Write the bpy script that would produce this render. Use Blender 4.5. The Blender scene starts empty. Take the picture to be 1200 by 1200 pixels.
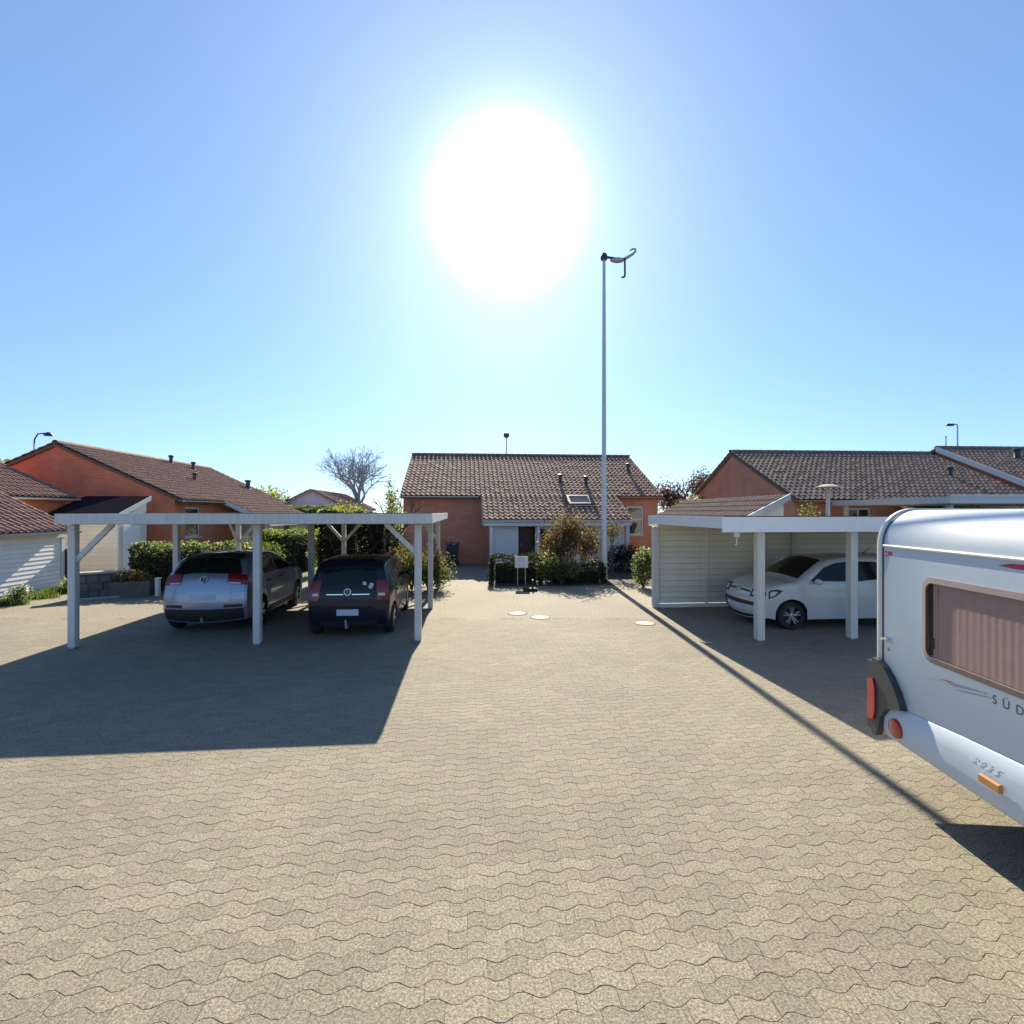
import bpy, bmesh, math, random
import numpy as np
from mathutils import Vector, Matrix

R = math.radians
rng = random.Random(11)
nrg = np.random.default_rng(5)
scene = bpy.context.scene
col = scene.collection

# ------------------------------------------------------------------ camera
cam_d = bpy.data.cameras.new("camera")
cam = bpy.data.objects.new("camera", cam_d)
col.objects.link(cam)
cam.location = (0, 0, 2.5)
cam.rotation_euler = (R(90), 0, 0)
cam_d.sensor_width = 36
cam_d.lens = 18
cam_d.clip_start = 0.05
cam_d.clip_end = 5000
scene.camera = cam

# ------------------------------------------------------------------ light
SUN_EL, SUN_AZ = R(31.0), R(-0.45)      # azimuth from +Y, negative is to the left
sdir = Vector((math.sin(SUN_AZ) * math.cos(SUN_EL), math.cos(SUN_AZ) * math.cos(SUN_EL), math.sin(SUN_EL)))
sl = bpy.data.lights.new("sun", 'SUN')
sl.energy = 5.0
sl.angle = R(0.42)
sl.color = (1.0, 0.90, 0.70)
so = bpy.data.objects.new("sun", sl)
so.rotation_euler = (-sdir).to_track_quat('-Z', 'Y').to_euler()
so.location = sdir * 60
col.objects.link(so)

world = bpy.data.worlds.new("World")
scene.world = world
world.use_nodes = True
wn, wl = world.node_tree.nodes, world.node_tree.links
wn.clear()
w_out = wn.new('ShaderNodeOutputWorld')
bg = wn.new('ShaderNodeBackground')
sky = wn.new('ShaderNodeTexSky')
sky.sky_type = 'NISHITA'
sky.sun_disc = False
sky.sun_elevation = SUN_EL
sky.sun_rotation = SUN_AZ
sky.altitude = 0
sky.air_density = 1.0
sky.dust_density = 0.4
sky.ozone_density = 3.0
SKY = 0.075
bg.inputs['Strength'].default_value = SKY
# the bright halo of forward-scattered light round the sun itself
tc = wn.new('ShaderNodeTexCoord')
dot = wn.new('ShaderNodeVectorMath'); dot.operation = 'DOT_PRODUCT'
nrm = wn.new('ShaderNodeVectorMath'); nrm.operation = 'NORMALIZE'
wl.new(tc.outputs['Generated'], nrm.inputs[0])
wl.new(nrm.outputs[0], dot.inputs[0])
dot.inputs[1].default_value = sdir


def wmath(op, a, b=None):
    n = wn.new('ShaderNodeMath'); n.operation = op
    for i, v in enumerate((a, b)):
        if v is None:
            continue
        if isinstance(v, (int, float)):
            n.inputs[i].default_value = v
        else:
            wl.new(v, n.inputs[i])
    return n.outputs[0]


ang = wmath('ARCCOSINE', wmath('MINIMUM', dot.outputs['Value'], 0.99999))
core = wmath('MULTIPLY', wmath('EXPONENT', wmath('MULTIPLY', wmath('POWER', wmath('DIVIDE', ang, R(4.2)), 2.0), -1.0)), 30.0)
wide = wmath('MULTIPLY', wmath('EXPONENT', wmath('DIVIDE', ang, -R(7.0))), 1.5)
veil = wmath('MULTIPLY', wmath('EXPONENT', wmath('DIVIDE', ang, -R(30.0))), 0.85)
halo = wmath('ADD', wmath('ADD', core, wide), veil)
hcol = wn.new('ShaderNodeVectorMath'); hcol.operation = 'SCALE'
hcol.inputs[0].default_value = (1.0, 0.97, 0.92)
wl.new(halo, hcol.inputs['Scale'])
hs = wn.new('ShaderNodeHueSaturation')
hs.inputs['Saturation'].default_value = 0.93
gam = wn.new('ShaderNodeGamma'); gam.inputs['Gamma'].default_value = 0.75
wl.new(sky.outputs[0], gam.inputs['Color'])
wl.new(gam.outputs[0], hs.inputs['Color'])
tint = wn.new('ShaderNodeVectorMath'); tint.operation = 'MULTIPLY'
tint.inputs[1].default_value = (0.80, 1.12, 1.55)
wl.new(hs.outputs[0], tint.inputs[0])
addv = wn.new('ShaderNodeVectorMath'); addv.operation = 'ADD'
wl.new(tint.outputs[0], addv.inputs[0]); wl.new(hcol.outputs[0], addv.inputs[1])
wl.new(addv.outputs[0], bg.inputs['Color'])
wl.new(bg.outputs[0], w_out.inputs['Surface'])

scene.view_settings.view_transform = 'Standard'
scene.view_settings.look = 'None'
scene.view_settings.gamma = 1
scene.view_settings.use_curve_mapping = False
scene.view_settings.exposure = 1.2
scene.render.engine = 'CYCLES'
scene.cycles.use_denoising = True
scene.cycles.max_bounces = 8
scene.cycles.transparent_max_bounces = 12


# ------------------------------------------------------------------ materials
def mat(name, color, rough=0.7, metal=0.0, var=0.12, scale=6.0, bump=0.0, bscale=60.0, island=0.0, obj=0.0,
        coat=0.0, spec=0.5, speck=0.0, speck_scale=260.0, blotch=0.0, trans=None, alpha=1.0, tint2=None, fleck=0.0, grain=False):
    m = bpy.data.materials.new(name)
    m.use_nodes = True
    nt = m.node_tree; n, l = nt.nodes, nt.links
    p = n['Principled BSDF']
    p.inputs['Roughness'].default_value = rough
    p.inputs['Metallic'].default_value = metal
    p.inputs['Coat Weight'].default_value = coat
    p.inputs['Coat Roughness'].default_value = 0.04
    p.inputs['Specular IOR Level'].default_value = spec
    t = n.new('ShaderNodeTexCoord')
    nz = n.new('ShaderNodeTexNoise')
    nz.inputs['Scale'].default_value = scale
    nz.inputs['Detail'].default_value = 6
    if grain:
        mp = n.new('ShaderNodeMapping'); mp.inputs['Scale'].default_value = (9, 9, 0.5)
        l.new(t.outputs['Object'], mp.inputs['Vector']); l.new(mp.outputs[0], nz.inputs['Vector'])
    else:
        l.new(t.outputs['Object'], nz.inputs['Vector'])

    def M(op, a, b):
        k = n.new('ShaderNodeMath'); k.operation = op
        for i, v in enumerate((a, b)):
            if isinstance(v, (int, float)):
                k.inputs[i].default_value = v
            else:
                l.new(v, k.inputs[i])
        return k.outputs[0]
    f = M('ADD', M('MULTIPLY', M('SUBTRACT', nz.outputs['Fac'], 0.5), 2 * var), 1.0)
    if island:
        g = n.new('ShaderNodeNewGeometry')
        f = M('MULTIPLY', f, M('ADD', M('MULTIPLY', M('SUBTRACT', g.outputs['Random Per Island'], 0.5), 2 * island), 1.0))
    if obj:
        g = n.new('ShaderNodeObjectInfo')
        f = M('MULTIPLY', f, M('ADD', M('MULTIPLY', M('SUBTRACT', g.outputs['Random'], 0.5), 2 * obj), 1.0))
    if speck:
        g = n.new('ShaderNodeNewGeometry')
        s1 = n.new('ShaderNodeTexNoise'); s1.inputs['Scale'].default_value = speck_scale
        s1.inputs['Detail'].default_value = 3; s1.inputs['Roughness'].default_value = 0.75
        l.new(g.outputs['Position'], s1.inputs['Vector'])
        mr = n.new('ShaderNodeMapRange')
        mr.inputs['From Min'].default_value = 0.32; mr.inputs['From Max'].default_value = 0.68
        mr.inputs['To Min'].default_value = 1 - speck; mr.inputs['To Max'].default_value = 1 + speck
        l.new(s1.outputs['Fac'], mr.inputs['Value'])
        f = M('MULTIPLY', f, mr.outputs[0])
    if blotch:
        g = n.new('ShaderNodeNewGeometry')
        s1 = n.new('ShaderNodeTexNoise'); s1.inputs['Scale'].default_value = 0.55
        s1.inputs['Detail'].default_value = 5
        l.new(g.outputs['Position'], s1.inputs['Vector'])
        f = M('MULTIPLY', f, M('ADD', M('MULTIPLY', M('SUBTRACT', s1.outputs['Fac'], 0.5), 2 * blotch), 1.0))
    if fleck:
        g = n.new('ShaderNodeNewGeometry')
        s2 = n.new('ShaderNodeTexNoise'); s2.inputs['Scale'].default_value = 120.0; s2.inputs['Detail'].default_value = 1
        l.new(g.outputs['Position'], s2.inputs['Vector'])
        mr = n.new('ShaderNodeMapRange'); mr.inputs['From Min'].default_value = 0.62; mr.inputs['From Max'].default_value = 0.70
        mr.inputs['To Min'].default_value = 1.0; mr.inputs['To Max'].default_value = 1 + fleck
        l.new(s2.outputs['Fac'], mr.inputs['Value'])
        mr2 = n.new('ShaderNodeMapRange'); mr2.inputs['From Min'].default_value = 0.30; mr2.inputs['From Max'].default_value = 0.38
        mr2.inputs['To Min'].default_value = 1 - fleck * 0.5; mr2.inputs['To Max'].default_value = 1.0
        l.new(s2.outputs['Fac'], mr2.inputs['Value'])
        f = M('MULTIPLY', f, M('MULTIPLY', mr.outputs[0], mr2.outputs[0]))
    v = n.new('ShaderNodeVectorMath'); v.operation = 'SCALE'
    v.inputs[0].default_value = color
    if tint2:
        g = n.new('ShaderNodeNewGeometry'); oi = n.new('ShaderNodeObjectInfo')
        s3 = n.new('ShaderNodeTexNoise'); s3.inputs['Scale'].default_value = 2.2; s3.inputs['Detail'].default_value = 6
        l.new(g.outputs['Position'], s3.inputs['Vector'])
        k3 = M('ADD', M('MULTIPLY', M('SUBTRACT', s3.outputs['Fac'], 0.5), 2.4), M('FRACT', M('MULTIPLY', M('ADD', g.outputs['Random Per Island'], oi.outputs['Random']), 7.31), 0.0))
        mxr = n.new('ShaderNodeMix'); mxr.data_type = 'RGBA'
        mxr.inputs[6].default_value = (*color, 1); mxr.inputs[7].default_value = (*tint2, 1)
        l.new(k3, mxr.inputs[0]); l.new(mxr.outputs[2], v.inputs[0])
    l.new(f, v.inputs['Scale'])
    l.new(v.outputs[0], p.inputs['Base Color'])
    if bump:
        b = n.new('ShaderNodeBump'); b.inputs['Strength'].default_value = bump
        b.inputs['Distance'].default_value = 0.01
        bn = n.new('ShaderNodeTexNoise'); bn.inputs['Scale'].default_value = bscale
        bn.inputs['Detail'].default_value = 4
        l.new(t.outputs['Object'], bn.inputs['Vector'])
        l.new(bn.outputs['Fac'], b.inputs['Height'])
        l.new(b.outputs[0], p.inputs['Normal'])
    out = n['Material Output']
    if trans:
        tr = n.new('ShaderNodeBsdfTranslucent')
        v2 = n.new('ShaderNodeVectorMath'); v2.operation = 'SCALE'
        v2.inputs[0].default_value = trans
        l.new(f, v2.inputs['Scale'])
        l.new(v2.outputs[0], tr.inputs['Color'])
        mx = n.new('ShaderNodeMixShader'); mx.inputs[0].default_value = 0.5
        l.new(p.outputs[0], mx.inputs[1]); l.new(tr.outputs[0], mx.inputs[2])
        l.new(mx.outputs[0], out.inputs['Surface'])
    if alpha < 1.0:
        tp = n.new('ShaderNodeBsdfTransparent')
        tp.inputs[0].default_value = (0.75, 0.66, 0.62, 1)
        mx = n.new('ShaderNodeMixShader'); mx.inputs[0].default_value = 1 - alpha
        l.new(p.outputs[0], mx.inputs[1]); l.new(tp.outputs[0], mx.inputs[2])
        l.new(mx.outputs[0], out.inputs['Surface'])
    return m


def brick_mat(name, c1, c2, mortar):
    m = bpy.data.materials.new(name); m.use_nodes = True
    n, l = m.node_tree.nodes, m.node_tree.links
    p = n['Principled BSDF']; p.inputs['Roughness'].default_value = 0.9
    t = n.new('ShaderNodeTexCoord')
    sp = n.new('ShaderNodeSeparateXYZ'); l.new(t.outputs['Object'], sp.inputs[0])
    sn = n.new('ShaderNodeSeparateXYZ'); l.new(t.outputs['Normal'], sn.inputs[0])

    def M(op, a, b=0.0):
        k = n.new('ShaderNodeMath'); k.operation = op
        for i, v in enumerate((a, b)):
            if isinstance(v, (int, float)):
                k.inputs[i].default_value = v
            else:
                l.new(v, k.inputs[i])
        return k.outputs[0]
    u = M('ADD', M('MULTIPLY', sp.outputs[0], M('ABSOLUTE', sn.outputs[1])), M('MULTIPLY', sp.outputs[1], M('ABSOLUTE', sn.outputs[0])))
    cb = n.new('ShaderNodeCombineXYZ'); l.new(u, cb.inputs[0]); l.new(sp.outputs[2], cb.inputs[1])
    br = n.new('ShaderNodeTexBrick')
    l.new(cb.outputs[0], br.inputs['Vector'])
    br.inputs['Scale'].default_value = 1.0
    br.inputs['Brick Width'].default_value = 0.24
    br.inputs['Row Height'].default_value = 0.067
    br.inputs['Mortar Size'].default_value = 0.006
    br.inputs['Color1'].default_value = (*c1, 1); br.inputs['Color2'].default_value = (*c2, 1)
    br.inputs['Mortar'].default_value = (*mortar, 1)
    nz = n.new('ShaderNodeTexNoise'); nz.inputs['Scale'].default_value = 1.4; nz.inputs['Detail'].default_value = 8
    l.new(t.outputs['Object'], nz.inputs['Vector'])
    v = n.new('ShaderNodeVectorMath'); v.operation = 'SCALE'
    l.new(br.outputs['Color'], v.inputs[0])
    l.new(M('ADD', M('MULTIPLY', nz.outputs['Fac'], 0.6), 0.7), v.inputs['Scale'])
    l.new(v.outputs[0], p.inputs['Base Color'])
    b = n.new('ShaderNodeBump'); b.inputs['Strength'].default_value = 0.5; b.inputs['Distance'].default_value = 0.006
    l.new(M('SUBTRACT', 1.0, br.outputs['Fac']), b.inputs['Height'])
    l.new(b.outputs[0], p.inputs['Normal'])
    return m


def paving_sheet_mat():
    """pavers too far off to be told apart: colour, speckle and faint wavy joints"""
    return mat("distant_paving", (0.206, 0.178, 0.131), 0.9, var=0.06, scale=1.2, speck=0.5, speck_scale=22.0, blotch=0.24, bump=0.25, bscale=70)


X = {}
X['paver'] = mat("paver_concrete", (0.226, 0.191, 0.142), 0.9, tint2=(0.214, 0.191, 0.136), fleck=0.8, var=0.06, scale=3, island=0.09, obj=0.11, speck=0.62, speck_scale=62.0, blotch=0.26, bump=0.35, bscale=140)
X['joint'] = mat("joint_sand", (0.15, 0.13, 0.095), 0.95, var=0.3, scale=20)
X['paving'] = paving_sheet_mat()
X['earth'] = mat("earth", (0.12, 0.10, 0.07), 0.95, var=0.3, scale=2, blotch=0.2)
X['soil'] = mat("bed_soil", (0.05, 0.04, 0.03), 0.95, var=0.35, scale=9, bump=0.6, bscale=25)
X['lawn'] = mat("lawn_green", (0.09, 0.11, 0.03), 0.95, var=0.3, scale=4)
X['brick'] = brick_mat("red_brick", (0.70, 0.20, 0.092), (0.58, 0.155, 0.072), (0.50, 0.32, 0.23))
X['brick_rose'] = brick_mat("rose_brick", (0.70, 0.235, 0.125), (0.58, 0.19, 0.10), (0.52, 0.36, 0.27))
X['brick_dk'] = brick_mat("brown_brick", (0.58, 0.225, 0.13), (0.48, 0.18, 0.105), (0.46, 0.31, 0.23))
X['tile'] = mat("roof_tile", (0.29, 0.178, 0.132), 0.85, spec=0.15, var=0.3, scale=2.5, island=0.0, bump=0.3, bscale=30, speck=0.25, speck_scale=9)
X['tile_gr'] = mat("weathered_roof_tile", (0.26, 0.185, 0.145), 0.85, spec=0.15, var=0.3, scale=2.5, bump=0.3, bscale=30, speck=0.25, speck_scale=9)
X['verge'] = mat("verge_mortar", (0.16, 0.10, 0.08), 0.9, var=0.2)
X['felt'] = mat("roof_felt", (0.022, 0.02, 0.023), 1.0, spec=0.0, var=0.2, bump=0.3, bscale=90)
X['white'] = mat("white_paint", (0.72, 0.72, 0.70), 0.55, var=0.06, scale=3)
X['offwhite'] = mat("aged_white_paint", (0.60, 0.59, 0.54), 0.6, var=0.18, grain=True, scale=2.5, bump=0.15, bscale=30)
X['boards'] = mat("cream_boards", (0.74, 0.71, 0.58), 0.6, var=0.08, scale=4, obj=0.05, bump=0.15, bscale=40)
X['boards_w'] = mat("white_boards", (0.78, 0.79, 0.78), 0.6, var=0.07, scale=4, obj=0.05, bump=0.15, bscale=40)
X['timber'] = mat("painted_timber", (0.62, 0.61, 0.57), 0.65, var=0.22, grain=True, scale=3, bump=0.25, bscale=45)
X['soffit'] = mat("soffit_timber", (0.45, 0.40, 0.34), 0.7, var=0.15, scale=5)
X['dkmetal'] = mat("dark_metal", (0.05, 0.05, 0.055), 0.5, metal=0.3)
X['galv'] = mat("galvanised_steel", (0.42, 0.44, 0.47), 0.45, metal=0.6, var=0.12, scale=8)
X['polewhite'] = mat("pole_paint", (0.60, 0.60, 0.58), 0.5, var=0.12, scale=5)
X['zinc'] = mat("zinc_sheet", (0.50, 0.53, 0.55), 0.4, metal=0.5, var=0.1)
X['glass'] = mat("dark_glass", (0.03, 0.035, 0.04), 0.05, spec=0.8, var=0.2, scale=2)
X['carglass'] = mat("car_glass", (0.012, 0.013, 0.014), 0.08, spec=0.3, var=0.1)
X['plastic'] = mat("black_plastic", (0.022, 0.022, 0.025), 0.5)
X['rubber'] = mat("tyre_rubber", (0.02, 0.02, 0.02), 0.85, bump=0.2)
X['alloy'] = mat("alloy_rim", (0.5, 0.5, 0.52), 0.3, metal=0.8)
X['silver'] = mat("silver_car_paint", (0.30, 0.34, 0.42), 0.3, metal=0.55, coat=1.0, var=0.03)
X['navy'] = mat("navy_car_paint", (0.008, 0.011, 0.024), 0.35, metal=0.1, coat=0.45, spec=0.3, var=0.03)
X['whitecar'] = mat("white_car_paint", (0.53, 0.535, 0.53), 0.35, coat=1.0, var=0.02)
X['red_car'] = mat('dark_red_lens', (0.20, 0.006, 0.008), 0.2, coat=0.4, var=0.25, scale=40)
X['red_lens'] = mat("red_lens", (0.40, 0.014, 0.018), 0.15, coat=0.6, var=0.1, scale=30)
X['clear_lens'] = mat("clear_lens", (0.6, 0.62, 0.65), 0.12, coat=0.6, var=0.3, scale=25)
X['amber'] = mat("amber_lens", (0.45, 0.22, 0.06), 0.2, coat=0.5)
X['chrome'] = mat("chrome", (0.75, 0.76, 0.78), 0.12, metal=1.0, var=0.02)
X['plate'] = mat("number_plate", (0.55, 0.57, 0.66), 0.5, var=0.12, scale=14)
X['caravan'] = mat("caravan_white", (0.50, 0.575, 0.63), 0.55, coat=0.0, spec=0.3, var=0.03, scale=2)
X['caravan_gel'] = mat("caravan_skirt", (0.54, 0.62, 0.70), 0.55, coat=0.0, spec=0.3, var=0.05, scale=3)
X['trim'] = mat("cream_trim", (0.66, 0.67, 0.62), 0.4, var=0.08)
X['charcoal'] = mat("charcoal_moulding", (0.045, 0.052, 0.06), 0.45, var=0.1)
X['acrylic'] = mat("tinted_acrylic", (0.10, 0.075, 0.07), 0.08, alpha=0.12, spec=0.4, var=0.1)
X['winframe'] = mat("bronze_window_frame", (0.27, 0.21, 0.19), 0.4, var=0.15)
X['curtain'] = mat("curtain_cloth", (0.74, 0.66, 0.65), 0.9, var=0.12, scale=14)
X['blind'] = mat("blind_cloth", (0.72, 0.60, 0.54), 0.9, var=0.1)
X['print_dk'] = mat("dark_print", (0.10, 0.11, 0.13), 0.5)
X['print_gr'] = mat("grey_print", (0.38, 0.40, 0.44), 0.5)
X['print_red'] = mat("red_print", (0.45, 0.04, 0.06), 0.45)
X['print_pale'] = mat("pale_print", (0.78, 0.86, 0.95), 0.4)
X['cover'] = mat("pale_concrete", (0.36, 0.345, 0.31), 0.85, var=0.12, scale=6, bump=0.3, bscale=70)
X['lid'] = mat('bleached_concrete', (0.52, 0.50, 0.46), 0.9, var=0.2, scale=7, bump=0.3, bscale=70, spec=0.1)
X['stone'] = mat("grey_stone", (0.13, 0.13, 0.12), 0.9, var=0.3, scale=5, island=0.15, obj=0.2, bump=0.5, bscale=18)
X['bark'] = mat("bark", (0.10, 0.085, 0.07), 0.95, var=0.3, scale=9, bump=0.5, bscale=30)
X['bark_hazed'] = mat("hazed_twigs", (0.28, 0.31, 0.34), 0.9, var=0.2)  # pale blue-grey: distance haze and glare put into the bark colour


def leaf(name, c, t, isl=0.45):
    return mat(name, c, 0.6, var=0.25, scale=1.5, island=isl, trans=t, spec=0.25)


X['lf_hedge'] = leaf("laurel_leaf", (0.10, 0.125, 0.045), (0.18, 0.22, 0.06))
X['lf_bronze'] = leaf("bronze_leaf", (0.115, 0.092, 0.042), (0.17, 0.125, 0.045))
X['lf_dark'] = leaf("dark_leaf", (0.035, 0.045, 0.02), (0.03, 0.04, 0.012))
X['lf_yew'] = leaf("yew_leaf", (0.018, 0.02, 0.014), (0.012, 0.014, 0.008))
X['lf_lime'] = leaf("lime_leaf", (0.14, 0.17, 0.03), (0.30, 0.36, 0.05))
X['lf_green'] = leaf("green_leaf", (0.07, 0.115, 0.03), (0.14, 0.2, 0.04))
X['lf_purple'] = leaf("purple_leaf", (0.10, 0.058, 0.06), (0.13, 0.07, 0.06))
X['lf_pale'] = leaf("pale_leaf", (0.20, 0.20, 0.10), (0.28, 0.27, 0.12))
X['core'] = mat('hedge_shade_core', (0.022, 0.022, 0.014), 0.95, var=0.4, scale=14, bump=1.0, bscale=20)  # near-black: the shade inside the hedges put into the colour
X['petal_glint'] = leaf("white_petal_glint", (0.70, 0.68, 0.60), (0.5, 0.48, 0.4), 0.15)  # real petals, and the painted sun glints on the laurel hedge
X['grass'] = leaf("grass_blade", (0.085, 0.12, 0.025), (0.14, 0.2, 0.04))
X['heather'] = leaf("heather_leaf", (0.24, 0.15, 0.06), (0.3, 0.18, 0.06))


# ------------------------------------------------------------------ object helpers
def new_obj(name, me, parent=None):
    o = bpy.data.objects.new(name, me)
    col.objects.link(o)
    if parent is not None:
        o.parent = parent
    return o


def tag(o, label=None, cat=None, group=None, kind=None):
    if label: o['label'] = label
    if cat: o['category'] = cat
    if group: o['group'] = group
    if kind: o['kind'] = kind
    return o


def thing(name, label, cat, loc=(0, 0, 0), rot=0.0, group=None):
    o = bpy.data.objects.new(name, None)
    o.empty_display_size = 0.2
    col.objects.link(o)
    o.location = loc; o.rotation_euler = (0, 0, rot)
    return tag(o, label, cat, group)


class MB:
    def __init__(s):
        s.v, s.f, s.m = [], [], []

    def add(s, vs, fs, mi=0):
        b = len(s.v)
        s.v += [tuple(v) for v in vs]
        s.f += [tuple(i + b for i in f) for f in fs]
        s.m += [mi] * len(fs)
        return s

    def box(s, x0, x1, y0, y1, z0, z1, mi=0, mtx=None):
        vs = [Vector((x, y, z)) for z in (z0, z1) for y in (y0, y1) for x in (x0, x1)]
        if mtx is not None: vs = [mtx @ v for v in vs]
        return s.add(vs, [(0, 2, 3, 1), (4, 5, 7, 6), (0, 1, 5, 4), (2, 6, 7, 3), (0, 4, 6, 2), (1, 3, 7, 5)], mi)

    def cbox(s, x0, x1, y0, y1, z0, z1, b=0.01, mi=0):
        """box with chamfered vertical and top edges"""
        ring = lambda i: [(x0 + b, y0 + i), (x1 - b, y0 + i), (x1 - i, y0 + b), (x1 - i, y1 - b), (x1 - b, y1 - i), (x0 + b, y1 - i), (x0 + i, y1 - b), (x0 + i, y0 + b)]
        o = ring(0)
        ins = [(min(max(x, x0 + b), x1 - b), min(max(y, y0 + b), y1 - b)) for x, y in o]
        L = [[(x, y, z0) for x, y in o], [(x, y, z1 - b) for x, y in o], [(x * 1.0, y * 1.0, z1) for x, y in ins]]
        vs = sum(L, []); n = 8
        fs = [tuple(reversed(range(n)))]
        for k in range(2):
            for i in range(n):
                j = (i + 1) % n
                fs.append((k * n + i, k * n + j, (k + 1) * n + j, (k + 1) * n + i))
        fs.append((2 * n, 2 * n + 2, 2 * n + 4, 2 * n + 6))
        return s.add(vs, fs, mi)

    def bar(s, a, b, w, h=None, mi=0):
        a, b = Vector(a), Vector(b); h = h or w
        d = (b - a); L = d.length; d.normalize()
        up = Vector((0, 0, 1)) if abs(d.z) < 0.95 else Vector((0, 1, 0))
        sx = d.cross(up).normalized(); sz = sx.cross(d).normalized()
        vs = [p + sx * (i * w / 2) + sz * (j * h / 2) for p in (a, b) for j in (-1, 1) for i in (-1, 1)]
        return s.add(vs, [(0, 1, 3, 2), (4, 6, 7, 5), (0, 4, 5, 1), (2, 3, 7, 6), (0, 2, 6, 4), (1, 5, 7, 3)], mi)

    def tube(s, pts, radii, n=8, mi=0, cap=True):
        pts = [Vector(p) for p in pts]
        if not hasattr(radii, '__len__'): radii = [radii] * len(pts)
        rings = []
        ref = None
        for i, p in enumerate(pts):
            d = (pts[min(i + 1, len(pts) - 1)] - pts[max(i - 1, 0)]).normalized()
            if ref is None or abs(ref.dot(d)) > 0.98:
                ref = Vector((0, 0, 1)) if abs(d.z) < 0.9 else Vector((1, 0, 0))
            a = d.cross(ref).normalized(); b = a.cross(d).normalized()
            ref = b
            rings.append([p + a * (radii[i] * math.cos(2 * math.pi * k / n)) + b * (radii[i] * math.sin(2 * math.pi * k / n)) for k in range(n)])
        vs = sum(rings, []); fs = []
        for i in range(len(pts) - 1):
            for k in range(n):
                j = (k + 1) % n
                fs.append((i * n + k, (i + 1) * n + k, (i + 1) * n + j, i * n + j))
        if cap:
            fs.append(tuple(range(n))); fs.append(tuple(reversed(range(len(vs) - n, len(vs)))))
        return s.add(vs, fs, mi)

    def lathe(s, prof, n=24, mtx=None, mi=0, cap1=True, cap0=True):
        """profile of (radius, height) turned round z"""
        vs, fs = [], []
        for r, z in prof:
            vs += [Vector((r * math.cos(2 * math.pi * k / n), r * math.sin(2 * math.pi * k / n), z)) for k in range(n)]
        for i in range(len(prof) - 1):
            for k in range(n):
                j = (k + 1) % n
                fs.append((i * n + k, i * n + j, (i + 1) * n + j, (i + 1) * n + k))
        if cap0 and prof[0][0] > 1e-6: fs.append(tuple(reversed(range(n))))
        if cap1 and prof[-1][0] > 1e-6: fs.append(tuple(range(len(vs) - n, len(vs))))
        if mtx is not None: vs = [mtx @ v for v in vs]
        return s.add(vs, fs, mi)

    def prism(s, poly, y0, y1, mi=0, mtx=None):
        """polygon in x,z extruded along y"""
        n = len(poly)
        vs = [Vector((x, y0, z)) for x, z in poly] + [Vector((x, y1, z)) for x, z in poly]
        if mtx is not None: vs = [mtx @ v for v in vs]
        fs = [tuple(range(n)), tuple(reversed(range(n, 2 * n)))]
        for i in range(n):
            j = (i + 1) % n
            fs.append((i, i + n, j + n, j))
        return s.add(vs, fs, mi)

    def build(s, name, mats, parent=None, smooth=None, fix=True):
        me = bpy.data.meshes.new(name)
        me.from_pydata(s.v, [], s.f)
        if not isinstance(mats, (list, tuple)): mats = [mats]
        for m in mats: me.materials.append(m)
        if len(mats) > 1: me.polygons.foreach_set('material_index', s.m)
        if fix:
            bm = bmesh.new(); bm.from_mesh(me)
            bmesh.ops.recalc_face_normals(bm, faces=bm.faces)
            bm.to_mesh(me); bm.free()
        if smooth is not None:
            me.polygons.foreach_set('use_smooth', [True] * len(me.polygons))
            me.set_sharp_from_angle(angle=R(smooth))
        me.update()
        return new_obj(name, me, parent)


def np_mesh(name, verts, faces, m, parent=None, smooth=False):
    """verts (N,3), quads (F,4) as arrays"""
    me = bpy.data.meshes.new(name)
    nv, nf = len(verts), len(faces)
    k = faces.shape[1]
    me.vertices.add(nv); me.vertices.foreach_set('co', np.asarray(verts, dtype=np.float32).ravel())
    me.loops.add(nf * k); me.loops.foreach_set('vertex_index', np.asarray(faces, dtype=np.int32).ravel())
    me.polygons.add(nf)
    me.polygons.foreach_set('loop_start', np.arange(0, nf * k, k, dtype=np.int32))
    me.update(calc_edges=True); me.validate()
    me.polygons.foreach_set('use_smooth', [smooth] * nf)
    if smooth: me.set_sharp_from_angle(angle=R(38))
    for q in (m if isinstance(m, (list, tuple)) else [m]): me.materials.append(q)
    return new_obj(name, me, parent)


def leaf_mesh(name, pts, size, m, parent=None, aspect=0.55, flat=0.0):
    """a leaf-shaped quad at every point, turned at random"""
    n = len(pts)
    d = nrg.normal(size=(n, 3)); d[:, 2] *= (1 - flat)
    d /= np.linalg.norm(d, axis=1, keepdims=True)
    e = nrg.normal(size=(n, 3)); e -= d * np.sum(e * d, axis=1, keepdims=True)
    e /= np.linalg.norm(e, axis=1, keepdims=True)
    s = size * nrg.uniform(0.6, 1.35, size=(n, 1))
    v = np.stack([pts - d * s * 0.5, pts + e * s * aspect * 0.5, pts + d * s * 0.5, pts - e * s * aspect * 0.5], axis=1).reshape(-1, 3)
    f = np.arange(4 * n).reshape(-1, 4)
    return np_mesh(name, v, f, m, parent)


def blob_pts(blobs, n, shell=0.45, clump=0.0):
    """random points in a set of ellipsoids, denser to the outside"""
    vol = np.array([b[3] * b[4] * b[5] for b in blobs]) ** 0.75
    cnt = np.maximum(1, (n * vol / vol.sum()).astype(int))
    out = []
    for b, c in zip(blobs, cnt):
        d = nrg.normal(size=(c, 3)); d /= np.linalg.norm(d, axis=1, keepdims=True)
        r = nrg.uniform(0, 1, size=(c, 1)) ** shell
        r *= 1 + clump * nrg.normal(size=(c, 1))
        out.append(np.array(b[:3]) + d * r * np.array(b[3:6]))
    p = np.concatenate(out)
    return p[p[:, 2] > 0.02]


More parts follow.
